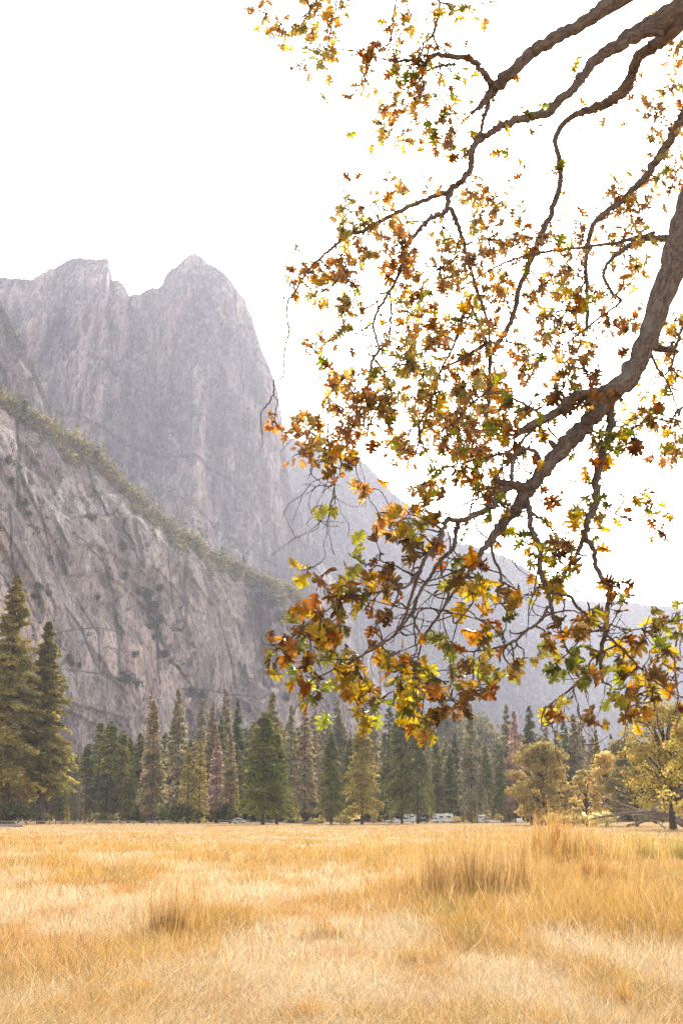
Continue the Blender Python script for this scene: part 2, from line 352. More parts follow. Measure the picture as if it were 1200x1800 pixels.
SENT_F = [(1, 6, [(228, 520), (231, 600), (225, 690)]), (1, 3, [(318, 552), (345, 560), (366, 582)]), (1, 3, [(270, 560), (274, 640), (268, 720)]), (1, 4, [(196, 500), (190, 560), (196, 640)]), (1, 3, [(150, 480), (152, 560)]), (1, 3, [(412, 510), (420, 600), (428, 680)]),
          (0, 14, [(98, 590), (102, 655), (78, 650)]), (0, 9, [(136, 530), (141, 600), (146, 655)]), (0, 6, [(220, 540), (222, 622)]), (0, 14, [(400, 788), (406, 818)]), (0, 6, [(280, 800), (291, 852)]), (0, 10, [(345, 640), (352, 735)]), (0, 7, [(285, 600), (291, 662)]),
          (0, 5, [(310, 690), (300, 760), (330, 800)]), (0, 5, [(270, 560), (282, 600)]), (0, 8, [(460, 880), (475, 960)]), (0, 8, [(180, 560), (184, 620)]),
          (1, 5, [(60, 700), (140, 745), (230, 790), (330, 800), (430, 860)]), (1, 4, [(150, 640), (230, 690), (300, 730), (390, 740)]), (1, 4, [(250, 840), (330, 890), (420, 950), (500, 990)])]
def tilted(X, Z, a): c, s = math.cos(a), math.sin(a); return X * c + Z * s, -X * s + Z * c
def steps(f, sharp=5): return np.floor(f) + np.clip((f % 1) * sharp, 0, 1)
def disp_near(X, Z, t, px):
    a = .46 - .34 * np.clip((px - 130) / 260, 0, 1); u = X * np.cos(a) + Z * np.sin(a); v = -X * np.sin(a) + Z * np.cos(a); w = (fbm(X / 30, Z / 30, 4, 18) - .5) * 10
    d = 55 * (fbm((u + w) / 60, v / 240, 3, 11) - .5) + 5 * (ridged((u + w) / 26, v / 200, 3, 12) - .5)
    d += 6 * steps(fbm((u + w * .5) / 34, v / 210, 3, 14) * 10, 8) - 25
    d += 1.8 * steps(fbm((u + w * .25) / 11, v / 110, 3, 16) * 8, 7) - 10
    d += 1.2 * (ridged(u / 5.5, v / 60, 3, 13) - .5) + .6 * (fbm(X / 2.6, Z / 5, 3, 15) - .5) * 2
    return d * (np.clip((1 - t) * 9, .25, 1))
def disp_sent(X, Z, t, px):
    d = 170 * (fbm(X / 130, Z / 700, 4, 21) - .5) + 60 * (ridged(X / 55, Z / 340, 4, 22) - .5)
    d += 13 * steps(fbm(X / 75, Z / 240, 4, 24) * 11) - 70; d += 6 * steps(fbm(X / 24, Z / 80, 4, 27) * 9) - 27
    u, v = tilted(X, Z, -.5); w = np.clip((.62 - t) * 6, 0, 1)
    d += w * (40 * (ridged(u / 60, v / 170, 4, 25) - .5) + 60 * (.62 - t))
    d += 13 * (ridged(X / 15, Z / 90, 3, 23) - .5) + 5 * (fbm(X / 8, Z / 10, 3, 26) - .5)
    return d * np.clip((1 - t) * 8, .2, 1)
def disp_far(X, Z, t, px):
    u, v = tilted(X, Z, .35)
    return (190 * (fbm(u / 260, v / 1000, 4, 31) - .5) + 80 * (ridged(u / 100, v / 520, 4, 32) - .5) + 22 * (ridged(u / 26, v / 140, 3, 33) - .5)) * np.clip((1 - t) * 6, .2, 1)
def disp_low(X, Z, t, px): return 30 * (fbm(X / 50, Z / 40, 5, 41) - .5)

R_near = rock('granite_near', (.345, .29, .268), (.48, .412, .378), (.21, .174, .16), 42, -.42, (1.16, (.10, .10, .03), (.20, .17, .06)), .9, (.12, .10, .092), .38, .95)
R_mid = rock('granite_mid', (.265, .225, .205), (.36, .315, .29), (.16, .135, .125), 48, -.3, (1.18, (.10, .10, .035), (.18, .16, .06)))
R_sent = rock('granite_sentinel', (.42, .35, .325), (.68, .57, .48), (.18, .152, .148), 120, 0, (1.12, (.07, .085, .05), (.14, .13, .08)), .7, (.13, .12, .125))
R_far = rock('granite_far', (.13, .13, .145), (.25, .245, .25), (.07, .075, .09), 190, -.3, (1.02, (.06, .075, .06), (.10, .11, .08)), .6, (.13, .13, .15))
R_brush = rock('brushy_slope', (.30, .26, .12), (.42, .36, .19), (.15, .15, .06), 30, 0, None, .3, (.12, .12, .05))

mountain('cliff', 'grey granite cliff slanting down from the left behind the big pines',
         [(-260, 560), (-120, 630), (0, 696), (60, 738), (120, 768), (175, 808), (235, 868), (300, 930), (360, 972), (430, 1005), (500, 1035), (545, 1060), (575, 1110), (600, 1165), (640, 1235), (700, 1310), (760, 1400)],
         lambda p: 790 + p * .78, lambda p: np.interp(p, [-260, 100, 545, 760], [150, 130, 75, 20]), R_near, disp_near, -260, 760, 2.0, 320, 2.5, curve=1.25, seed=1, feats=NEAR_F, slab=(34, 95, .38))
mountain('cliff_buttress', 'narrow pale granite rib above the near cliff at the left edge',
         [(-260, 380), (-100, 455), (0, 528), (30, 590), (60, 640), (80, 695), (110, 780), (150, 900)],
         lambda p: 1250 + p * .3, lambda p: 160 + 0 * p, R_mid, lambda X, Z, t, px: .9 * disp_near(X * .8 + 90, Z * .8, t, px), -260, 150, 2.5, 200, 3.5, seed=2, slab=(34, 95, .3))
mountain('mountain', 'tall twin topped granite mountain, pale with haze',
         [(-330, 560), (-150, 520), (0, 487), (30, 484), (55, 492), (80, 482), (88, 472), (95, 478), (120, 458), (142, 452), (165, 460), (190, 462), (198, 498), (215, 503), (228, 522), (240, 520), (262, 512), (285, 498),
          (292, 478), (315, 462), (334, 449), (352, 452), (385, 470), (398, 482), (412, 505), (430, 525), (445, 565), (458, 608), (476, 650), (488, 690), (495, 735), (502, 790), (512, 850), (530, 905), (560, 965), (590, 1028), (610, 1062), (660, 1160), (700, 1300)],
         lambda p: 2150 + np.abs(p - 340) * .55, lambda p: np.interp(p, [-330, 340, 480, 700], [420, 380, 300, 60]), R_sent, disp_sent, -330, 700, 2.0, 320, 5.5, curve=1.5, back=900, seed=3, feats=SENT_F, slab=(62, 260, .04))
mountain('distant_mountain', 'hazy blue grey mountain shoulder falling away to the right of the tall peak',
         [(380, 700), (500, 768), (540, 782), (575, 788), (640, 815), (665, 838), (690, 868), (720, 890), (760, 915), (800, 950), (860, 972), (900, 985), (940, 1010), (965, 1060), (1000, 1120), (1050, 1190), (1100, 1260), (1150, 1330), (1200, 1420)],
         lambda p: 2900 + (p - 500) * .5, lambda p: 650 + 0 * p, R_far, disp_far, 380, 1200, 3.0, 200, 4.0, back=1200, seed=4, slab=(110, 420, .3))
mountain('distant_ridge', 'farthest hazy wooded ridge low behind the oak twigs',
         [(700, 1000), (850, 1025), (960, 1045), (1010, 1058), (1090, 1056), (1110, 1060), (1150, 1066), (1200, 1068), (1300, 1090), (1500, 1150)],
         lambda p: 3700 + 0 * p, lambda p: 750 + 0 * p, R_far, lambda X, Z, t, px: disp_far(X + 900, Z, t, px), 700, 1500, 3.0, 160, 4.5, back=1200, seed=5)
mountain('hillside', 'brushy yellow green slope behind the conifers',
         [(420, 1432), (520, 1405), (640, 1345), (700, 1290), (755, 1262), (790, 1254), (830, 1262), (880, 1290), (930, 1318), (1000, 1335), (1100, 1345), (1300, 1370)],
         lambda p: 640 + 0 * p, lambda p: 120 + 0 * p, R_brush, disp_low, 420, 1300, 3.0, 80, 2.5, back=200, seed=6)


# ------------------------------------------------------------------ the near oak
def leaf_mat():
    m, n, l, out = mat_new('oak_leaf'); a = N(n, l, 'Attribute', attribute_name='tint'); tc = N(n, l, 'TexCoord')
    f = noise(n, l, tc.outputs['Object'], 26.0, 6, .65)
    c = mix(n, l, .75, a.outputs[0], ramp(n, l, f, [(.34, (.45, .38, .34)), (.5, (1, 1, 1)), (.66, (1.35, 1.25, .9))]), 'MULTIPLY')
    d = N(n, l, 'BsdfPrincipled', {'Base Color': c, 'Roughness': .45, 'Specular IOR Level': .45})
    ct = N(n, l, 'HueSaturation', {'Color': c, 'Saturation': 1.25, 'Value': 1.15})
    t = N(n, l, 'BsdfTranslucent', {'Color': ct.outputs[0]})
    s = N(n, l, 'MixShader', {0: .60, 1: d.outputs[0], 2: t.outputs[0]}); l.new(s.outputs[0], out.inputs[0]); return m
M_LEAF = leaf_mat()
def limb_bark():
    m, n, l, out = mat_new('near_oak_bark'); a = N(n, l, 'Attribute', attribute_name='tint'); v = a.outputs['Vector']
    f = noise(n, l, mapping(n, l, v, (60, 60, 16)), 1.0, 9, .72, .8); g = noise(n, l, mapping(n, l, v, (9, 9, 5)), 1.0, 6, .65, .5); h = noise(n, l, mapping(n, l, v, (130, 130, 60)), 1.0, 5, .7)
    c = ramp(n, l, f, [(.36, (.045, .028, .019)), (.48, (.21, .135, .093)), (.64, (.50, .355, .26))])
    c = mix(n, l, ramp(n, l, g, [(.54, (0, 0, 0)), (.64, (.55,) * 3)]), c, (.40, .37, .29)); c = mix(n, l, .35, c, ramp(n, l, h, [(.3, (.07, .05, .04)), (.7, (.42, .33, .26))]))
    hh = N(n, l, 'Math', {0: f, 1: N(n, l, 'Math', {0: h, 1: .35}, operation='MULTIPLY').outputs[0]}, operation='ADD').outputs[0]
    bp = N(n, l, 'Bump', {'Height': hh, 'Strength': 1.0, 'Distance': .035})
    b = N(n, l, 'BsdfPrincipled', {'Base Color': c, 'Roughness': .9, 'Normal': bp.outputs[0], 'Specular IOR Level': .2}); l.new(b.outputs[0], out.inputs[0]); return m
B_NEAR = limb_bark()
HALF = [(0.0, 0.0), (.03, .05), (.13, .08), (.24, .10), (.29, .17), (.20, .22), (.10, .27), (.20, .31), (.33, .33), (.46, .40), (.41, .46), (.47, .52), (.30, .52), (.13, .53), (.19, .59), (.31, .64), (.40, .74), (.31, .76), (.30, .84), (.19, .78), (.09, .76), (.12, .85), (.15, .94), (.06, .95), (0.0, 1.04)]
MID = [0.0, .27, .53, .76, 1.04]
def leaf_template():
    V = [(0, y) for y in MID]; T = []
    for sgn in (1, -1):
        o = len(V); pts = HALF[1:-1]; V += [(x * sgn, y) for x, y in pts]; k = 0; prev = 0
        for i, (x, y) in enumerate(pts):
            kk = min(range(5), key=lambda q: abs(MID[q] - y)) if y < 1 else 4
            kk = max(k, kk)
            if i:
                T.append((o + i - 1, o + i, k))
                if kk != k: T.append((o + i, kk, k))
            else:
                T.append((0, o, kk)) if kk != 0 else None
            k = kk
        if k != 4: T.append((o + len(pts) - 1, 4, k))
        T = [t if sgn > 0 or t not in T else t for t in T]
    return np.array(V, float), np.array(T)
LV, LT = leaf_template()
PAL = {'mix': [(.30, .10, .025), (.52, .24, .04), (.62, .40, .06), (.34, .34, .06), (.20, .22, .05), (.24, .10, .035), (.46, .30, .07)],
       'rust': [(.26, .085, .03), (.34, .13, .035), (.20, .075, .03), (.44, .19, .04), (.16, .07, .03)],
       'orange': [(.60, .26, .03), (.60, .36, .05), (.40, .17, .03), (.50, .38, .06), (.24, .24, .05), (.20, .13, .04)],
       'green': [(.22, .27, .05), (.30, .36, .06), (.14, .17, .04), (.44, .42, .07), (.18, .15, .04), (.55, .36, .05)],
       'yellow': [(.72, .52, .06), (.66, .42, .05), (.55, .48, .08)],
       'brown': [(.17, .09, .04), (.24, .12, .045), (.13, .075, .035), (.30, .17, .05)]}
PAL['m'] = PAL['mix']
lr = np.random.default_rng(77)
def leaves(P, D, L, C, flat=.5):
    """oak leaves: stalk ends P, directions D, lengths L, colours C; each folded on its midrib, bent and twisted its own way"""
    n = len(P); U = unit(D); ref = unit(lr.normal(size=(n, 3)) + np.array([0, .9, .5]) * flat * 2); S = unit(np.cross(U, ref)); Nn = np.cross(S, U)
    fold = lr.random(n) * .8 - .1; bend = lr.normal(size=n) * .55; curl = lr.normal(size=n) * .6; wd = .8 + .35 * lr.random(n)
    x, y = LV[:, 0], LV[:, 1]
    X = x[None] * wd[:, None]; Zz = np.abs(x)[None] * fold[:, None] + bend[:, None] * (y[None] ** 2) * .6 + curl[:, None] * x[None] * y[None] + (np.abs(x) ** 2)[None] * lr.normal(size=n)[:, None] * .9
    Zz = Zz + lr.normal(size=(n, len(x))) * .035
    V = P[:, None] + (L[:, None] * X)[..., None] * S[:, None] + (L[:, None] * (y[None] + .12))[..., None] * U[:, None] + (L[:, None] * Zz)[..., None] * Nn[:, None]
    T = (LT[None] + (np.arange(n) * len(x))[:, None, None]).reshape(-1, 3)
    return V.reshape(-1, 3), T, np.repeat(C, len(x), 0)

OAK = thing('oak_tree', 'big near oak at the right, its crooked boughs hanging down with autumn leaves', 'tree', (5.2, 9.6, 0))
OAKP = np.array([5.2, 9.6, 0.0])
def L3(pts):
    """a bough: (px, py, radius px, metres ahead) along it, as points in the oak's own frame"""
    P = np.array([at(a, b, d) for a, b, c, d in pts]) - OAKP; R = np.array([c * d / FPX for a, b, c, d in pts]); return P, R
FORK = [at(1500, 420, 9.4), at(1560, 60, 9.8)]
SEG = []      # every bough's path for twigs to start from: bough index, point, pixel
def bough(mb, pts, bi, n=10, rough=.06, sub=6, wob=.006):
    P, R = L3(pts); P2 = smooth_path(P, sub); k = np.linspace(0, 1, len(R)); R2 = np.interp(np.linspace(0, 1, len(P2)), k, R)
    w = lr.normal(size=P2.shape) * wob * np.clip(R2 / .03, .35, 1.2)[:, None]; w[0] = 0; w[-1] *= .3; P2 = P2 + w
    kn = len(R2); R2 = R2 * (.76 if bi in (2, 3) else .84) * (1 + (fbm(np.arange(kn) * .55, np.zeros(kn) + len(SEG) * .37, 3, bi) - .45) * .26)
    mb.tube(P2, R2, n if R2.max() > .03 else 6, rough, seed=len(SEG) + bi * 31, bark=True)
    for i in range(2, kn - 2):      # broken stubs and burls
        if R2[i] > .018 and lr.random() < .06:
            d_ = unit(lr.normal(size=3) + np.array([-.3, -.2, 0])); l_ = R2[i] * (1.3 + 2.0 * lr.random()); q_ = R2[i] * (.25 + .35 * lr.random())
            mb.tube([P2[i], P2[i] + d_ * l_ * .6, P2[i] + d_ * l_ * .85, P2[i] + unit(d_ + lr.normal(size=3) * .4) * l_ * 1.15], [q_ * 1.3, q_, q_ * .75, q_ * .25], 7, .25, seed=i, bark=True)
    q = proj(P2 + OAKP)
    for i in range(1, len(P2)): SEG.append((bi, P2[i], q[0][i], q[1][i], R2[i]))
BOUGHS = [
 [ # 0 lower bough, the thick one that carries most leaves
  [(1420, 120, 44, 9.3), (1290, 250, 38, 8.9), (1225, 335, 34, 8.6), (1195, 425, 30, 8.4), (1163, 520, 26, 8.2), (1140, 590, 24, 8.1), (1113, 652, 22, 8.0), (1076, 690, 21, 7.9), (1050, 720, 19, 7.85), (1015, 762, 18, 7.8), (985, 793, 17, 7.7), (955, 827, 15, 7.65), (927, 863, 13, 7.6), (908, 893, 12, 7.55), (883, 921, 10.5, 7.5), (862, 948, 8, 7.45), (846, 970, 6, 7.4), (826, 1002, 4, 7.35), (800, 1038, 3.2, 7.3), (772, 1080, 2.6, 7.25), (735, 1130, 2.0, 7.2)],
  [(1080, 678, 11, 7.9), (1040, 690, 11, 7.8), (1008, 699, 10.5, 7.7), (975, 725, 10, 7.65), (940, 745, 9.5, 7.6), (910, 762, 8, 7.55), (903, 770, 3, 7.54)],
  [(930, 862, 9, 7.6), (912, 853, 8.5, 7.5), (896, 857, 8, 7.45), (878, 868, 7.5, 7.4), (862, 890, 7, 7.35), (836, 904, 6.2, 7.3), (806, 916, 5.6, 7.25), (788, 913, 5.2, 7.2), (778, 928, 5, 7.15), (770, 955, 4.8, 7.1), (750, 975, 4.4, 7.05), (738, 1003, 4, 7.0), (724, 1044, 3.4, 6.95), (708, 1092, 2.8, 6.9), (684, 1124, 2.4, 6.85), (640, 1150, 2, 6.8), (600, 1172, 1.6, 6.75)],
  [(806, 916, 5, 7.25), (801, 935, 5, 7.3), (796, 962, 4.6, 7.3), (772, 987, 4.2, 7.25), (755, 1015, 3.6, 7.2), (735, 1045, 3, 7.15), (718, 1085, 2.4, 7.1), (690, 1120, 2, 7.1)],
  [(738, 1003, 3.4, 7.0), (715, 1030, 3, 6.9), (690, 1033, 2.6, 6.85), (668, 1040, 2.2, 6.8), (640, 1046, 1.8, 6.8), (600, 1060, 1.5, 6.75), (555, 1085, 1.3, 6.7), (505, 1130, 1.1, 6.7)],
  [(684, 1124, 2.2, 6.85), (650, 1140, 2, 6.8), (628, 1160, 1.8, 6.75), (585, 1178, 1.5, 6.7), (550, 1195, 1.2, 6.7)],
  [(735, 1045, 2.6, 7.15), (726, 1090, 2.4, 7.1), (740, 1120, 2.2, 7.1), (735, 1160, 1.8, 7.05), (730, 1190, 1.4, 7.0)],
  [(772, 1080, 2.4, 7.25), (760, 1070, 2.2, 7.2), (735, 1075, 2, 7.15), (728, 1110, 1.8, 7.1), (733, 1145, 1.4, 7.1)],
  [(846, 968, 4.5, 7.4), (830, 985, 3.6, 7.35), (812, 1000, 3, 7.4), (795, 1022, 2.6, 7.45), (780, 1065, 2.2, 7.5), (755, 1105, 2, 7.5), (738, 1140, 1.6, 7.5)],
  [(862, 945, 4, 7.45), (866, 975, 3, 7.4), (880, 1010, 2.6, 7.4), (874, 1045, 2.2, 7.4), (890, 1075, 1.8, 7.4)],
  [(955, 822, 4, 7.65), (940, 795, 4.2, 7.6), (918, 790, 4.4, 7.55), (905, 802, 4.6, 7.5), (898, 835, 5, 7.45), (903, 856, 5, 7.45)],
  [(1135, 595, 6, 8.1), (1150, 640, 3, 8.1), (1165, 660, 2.6, 8.1), (1180, 690, 2.2, 8.1), (1192, 730, 1.6, 8.1)],
  [(960, 735, 3, 7.7), (900, 700, 2.6, 8.0), (850, 693, 2.4, 8.3), (800, 740, 2, 8.5), (770, 760, 1.6, 8.6)],
  [(945, 745, 3.4, 7.6), (900, 790, 3, 7.8), (870, 800, 2.4, 7.9), (820, 812, 2, 8.0), (770, 825, 1.4, 8.1)],
  [(760, 1070, 2, 7.2), (790, 1075, 2, 7.2), (800, 1095, 2, 7.2), (830, 1060, 1.6, 7.25)],
 ],
 [ # 1 hanging bough under the lower one
  [(1072, 700, 10, 7.9), (1073, 745, 9.5, 7.9), (1062, 790, 9, 7.85), (1047, 838, 9, 7.8), (1046, 882, 8.5, 7.75), (1033, 915, 8, 7.7), (1027, 946, 7.2, 7.65), (1042, 962, 5.5, 7.6), (1047, 997, 5, 7.55), (1066, 1025, 5.5, 7.5), (1071, 1042, 5, 7.45), (1066, 1083, 5.5, 7.4), (1062, 1115, 5.5, 7.35), (1055, 1150, 4.8, 7.3), (1058, 1200, 3, 7.3)],
  [(1027, 944, 5, 7.65), (1012, 975, 4.5, 7.6), (993, 1005, 4, 7.5), (980, 1030, 3.6, 7.45), (963, 1042, 3.2, 7.4)],
  [(925, 878, 7, 7.6), (930, 905, 6.4, 7.5), (934, 932, 5.6, 7.45), (948, 958, 5, 7.4), (947, 995, 5.6, 7.35), (953, 1018, 5.2, 7.3), (963, 1043, 5, 7.3), (970, 1073, 4, 7.25), (973, 1095, 2, 7.2)],
  [(963, 1066, 3.6, 7.25), (948, 1092, 3.2, 7.2), (925, 1108, 3, 7.15), (903, 1127, 2.8, 7.1), (867, 1140, 2.2, 7.05), (813, 1147, 1.4, 7.0)],
  [(965, 1042, 3.2, 7.3), (985, 1045, 3.6, 7.3), (1002, 1049, 3.8, 7.3), (1013, 1067, 3.8, 7.3), (1032, 1083, 3.4, 7.3), (1053, 1103, 3.2, 7.3), (1090, 1138, 3, 7.25), (1120, 1170, 2.6, 7.2), (1137, 1188, 2.4, 7.2), (1150, 1240, 1.8, 7.2), (1158, 1290, 1.3, 7.2)],
  [(1137, 1188, 2, 7.2), (1160, 1205, 1.6, 7.2), (1190, 1222, 1.4, 7.2), (1230, 1240, 1.2, 7.2)],
  [(1053, 1103, 2, 7.3), (1075, 1098, 1.8, 7.3), (1100, 1108, 1.5, 7.25), (1150, 1100, 1.4, 7.2), (1215, 1085, 1.4, 7.2)],
  [(1052, 1160, 2.6, 7.3), (1034, 1183, 2.4, 7.25), (1007, 1207, 2.3, 7.2), (987, 1223, 2, 7.2), (965, 1240, 1.8, 7.2), (952, 1256, 1.5, 7.2), (950, 1283, 1, 7.2)],
  [(1005, 1208, 1.2, 7.2), (1013, 1232, 1.1, 7.2), (1018, 1258, 1, 7.2), (1035, 1266, 1, 7.2), (1052, 1272, .9, 7.2)],
  [(933, 900, 3, 7.5), (960, 920, 2.2, 7.5), (980, 945, 1.8, 7.5), (1010, 955, 1.5, 7.5), (1050, 962, 1.2, 7.5), (1090, 968, 1, 7.5), (1150, 950, .8, 7.5)],
 ],
 [ # 2 upper bough crossing the top
  [(1380, -160, 34, 9.9), (1230, -75, 27, 9.9), (1085, -2, 22, 9.8), (1047, 27, 18, 9.7), (1002, 54, 17, 9.7), (960, 75, 16, 9.6), (928, 98, 15.5, 9.6), (899, 125, 15, 9.5), (874, 150, 14, 9.5), (858, 170, 10, 9.5), (842, 188, 6, 9.45), (822, 204, 1.2, 9.45)],
  [(858, 172, 7, 9.5), (850, 205, 5.5, 9.5), (842, 235, 4.8, 9.45), (825, 262, 4.5, 9.4), (810, 280, 2, 9.4)],
  [(868, 155, 9, 9.5), (857, 140, 8.5, 9.45), (846, 122, 8, 9.4), (822, 104, 8, 9.35), (797, 100, 7.5, 9.3), (765, 97, 6.5, 9.3), (752, 105, 6, 9.25), (745, 117, 6.5, 9.25), (726, 145, 4, 9.2), (711, 157, 1.2, 9.2)],
  [(800, 112, 4, 9.3), (775, 115, 4, 9.28), (755, 122, 3.6, 9.25), (735, 140, 2.5, 9.2)],
  [(746, 112, 4.6, 9.25), (725, 104, 4, 9.2), (700, 107, 3.2, 9.2), (671, 103, 2, 9.2)],
  [(740, -40, 3.4, 9.0), (772, 5, 3.6, 9.1), (765, 45, 3.4, 9.1), (762, 65, 3, 9.1), (772, 88, 2.4, 9.2)],
  [(700, -30, 2.6, 8.9), (694, 15, 2.4, 8.9), (690, 50, 2, 8.9), (684, 75, 1.6, 8.9), (672, 92, 1.2, 8.9)],
  [(765, 55, 2.4, 9.1), (750, 75, 2, 9.1), (738, 100, 1.6, 9.1), (725, 150, 1.3, 9.1), (705, 200, 1.1, 9.1)],
  [(560, -40, 3, 8.7), (555, 5, 2.2, 8.7), (545, 20, 1.6, 8.7)], [(600, -40, 2.6, 8.7), (590, 10, 2, 8.7), (582, 50, 1.6, 8.7)],
  [(770, 110, 1.8, 9.2), (780, 150, 1.6, 9.1), (790, 190, 1.5, 9.1), (793, 225, 1.2, 9.1), (788, 262, 1, 9.1)],
 ],
 [ # 3 middle bough sweeping left and hanging down
  [(1400, -80, 40, 10.2), (1270, -30, 34, 10.2), (1193, 17, 29, 10.1), (1133, 50, 22, 10.0), (1093, 75, 18, 9.9), (1053, 101, 15, 9.9), (1027, 131, 12, 9.8), (1003, 160, 11, 9.7), (967, 193, 10.5, 9.7), (933, 204, 10, 9.6), (900, 213, 10, 9.5), (870, 227, 9, 9.4), (842, 247, 8.5, 9.4), (828, 268, 8, 9.3), (827, 293, 7.5, 9.3), (815, 314, 7.5, 9.2), (795, 331, 7.5, 9.2), (757, 348, 6, 9.1), (712, 366, 5.6, 9.0), (674, 386, 5.2, 9.0), (643, 404, 5, 8.9), (611, 414, 4.6, 8.8), (590, 431, 3.6, 8.8), (560, 456, 3, 8.7), (537, 481, 2.6, 8.7), (518, 513, 2.4, 8.6), (506, 529, 2.4, 8.6), (505, 560, 2.3, 8.5), (508, 583, 2.2, 8.5), (500, 614, 2, 8.5), (497, 661, 1.9, 8.5), (483, 668, 1.8, 8.5), (480, 693, 1.7, 8.5), (470, 712, 1.5, 8.5), (458, 730, 1.3, 8.5), (461, 776, 1, 8.5), (456, 795, .6, 8.5)],
  [(793, 333, 7, 9.2), (783, 370, 6.5, 9.1), (757, 383, 5.6, 9.0), (738, 402, 5.2, 9.0), (715, 434, 4.6, 8.9), (703, 478, 4.2, 8.8), (684, 513, 3.6, 8.8), (662, 550, 3, 8.7), (656, 576, 3, 8.7), (666, 614, 3.2, 8.6), (654, 631, 3.4, 8.6), (649, 664, 3.2, 8.5), (637, 701, 2.6, 8.5), (611, 715, 2, 8.4), (579, 742, 1.8, 8.4), (577, 775, 2.2, 8.4), (582, 806, 2, 8.3), (588, 850, 1.7, 8.3), (578, 900, 1.4, 8.3), (573, 945, .8, 8.3)],
  [(685, 515, 3, 8.8), (687, 560, 2.6, 8.8), (682, 600, 2.4, 8.7), (666, 616, 2.4, 8.6)],
  [(660, 632, 3, 8.6), (675, 655, 2.8, 8.6), (680, 685, 2.6, 8.5), (664, 715, 2.4, 8.5), (650, 745, 1.8, 8.5), (638, 790, 1.2, 8.5), (625, 820, 1.2, 8.4), (632, 845, 1, 8.4), (644, 858, .8, 8.4)],
  [(791, 365, 6, 9.1), (806, 403, 5.4, 9.1), (818, 440, 4.5, 9.1), (835, 500, 4, 9.1), (855, 560, 3.4, 9.0), (862, 610, 3, 9.0)],
  [(606, 460, 2.2, 8.8), (618, 500, 2, 8.7), (632, 545, 1.8, 8.7), (638, 590, 1.6, 8.6), (650, 620, 1.4, 8.6), (634, 630, 1.2, 8.6), (636, 660, 1, 8.6)],
  [(597, 430, 1.8, 8.8), (600, 455, 1.6, 8.8), (592, 490, 1.3, 8.7), (578, 515, 1.1, 8.7), (572, 565, .9, 8.7), (569, 590, .8, 8.7)],
  [(500, 616, 1.4, 8.5), (515, 630, 1.3, 8.5), (536, 650, 1.2, 8.5), (532, 675, 1, 8.5), (526, 680, .8, 8.5)],
  [(480, 694, 1.2, 8.5), (488, 710, 1.1, 8.5), (482, 730, 1, 8.5), (492, 755, 1, 8.5), (520, 764, 1, 8.5), (555, 755, 1, 8.4), (577, 745, 1, 8.4)],
  [(588, 820, 1.4, 8.3), (560, 808, 1.2, 8.3), (546, 828, 1.2, 8.3), (560, 845, 1, 8.3), (580, 856, .8, 8.3)],
 ],
 [ # 4 boughs towards the sun and behind it, each on its own
  [(1270, -30, 26, 10.2), (1200, 30, 20, 10.1), (1167, 67, 18, 10.2), (1147, 82, 14, 10.3), (1119, 101, 12.5, 10.3), (1111, 128, 11.5, 10.4), (1093, 160, 13, 10.4), (1067, 183, 12, 10.5), (1034, 193, 9, 10.5), (1007, 203, 7, 10.6), (975, 240, 6, 10.6), (985, 300, 6, 10.5), (972, 368, 6.4, 10.4), (950, 412, 6.6, 10.3), (930, 468, 6.4, 10.2), (912, 505, 5.8, 10.0), (900, 560, 5.4, 9.9), (882, 592, 5, 9.8), (864, 620, 4.6, 9.7), (860, 640, 4.2, 9.6), (862, 680, 3.2, 9.5), (856, 730, 2.6, 9.4), (862, 780, 1.8, 9.3)],
  [(863, 625, 4, 9.7), (850, 590, 3.6, 9.6), (838, 560, 3.4, 9.6), (822, 530, 3.4, 9.5), (812, 560, 3, 9.5), (800, 600, 2.6, 9.4), (775, 650, 2.2, 9.3), (760, 700, 2, 9.2), (745, 745, 1.8, 9.1), (730, 800, 1.4, 9.0)],
  [(862, 600, 3.4, 9.7), (830, 618, 3, 9.5), (805, 635, 2.8, 9.4), (775, 650, 2.6, 9.3), (762, 690, 3, 9.2), (750, 720, 2.8, 9.1), (735, 760, 2.2, 9.0), (760, 815, 1.6, 9.0)],
 ],
 [  [(1330, 60, 22, 10.4), (1240, 130, 16, 10.4), (1200, 207, 12, 10.3), (1177, 247, 10, 10.3), (1150, 287, 9, 10.3), (1127, 317, 8, 10.2), (1095, 350, 7, 10.1), (1050, 385, 6, 10.0), (1032, 430, 5, 10.0), (1030, 500, 4.6, 9.9), (1032, 560, 4, 9.8), (1025, 590, 3, 9.7)],
 ],
 [  [(1180, 420, 9, 9.0), (1130, 420, 6, 9.0), (1080, 450, 5, 9.0), (1060, 480, 4, 9.0), (1075, 515, 3.4, 8.9), (1090, 530, 2.8, 8.9), (1050, 560, 2.4, 8.9), (1000, 600, 2, 8.8)],
 ],
 [  [(1150, 408, 5, 9.4), (1090, 425, 4, 9.4), (1040, 432, 3.4, 9.4), (980, 440, 3, 9.4), (920, 450, 2.6, 9.4), (870, 470, 2.2, 9.4), (820, 500, 1.8, 9.3)],
 ],
 [  [(1270, 540, 6, 8.8), (1215, 560, 4.5, 8.8), (1193, 590, 3.4, 8.7), (1180, 640, 2.4, 8.6), (1168, 660, 2, 8.6)],
 ],
 [  [(1250, 690, 3.6, 8.4), (1200, 715, 2.4, 8.4), (1180, 740, 2, 8.4), (1170, 785, 1.4, 8.4)],
 ],
 [  [(1230, 1080, 3, 7.6), (1200, 1095, 2.2, 7.6), (1185, 1150, 1.8, 7.5), (1190, 1230, 1.5, 7.5), (1180, 1262, 1, 7.5)],
 ],
 [  [(1250, 880, 2, 8.0), (1190, 905, 1.4, 8.0), (1140, 890, 1.2, 8.0), (1110, 875, 1, 8.0)],
 ]]
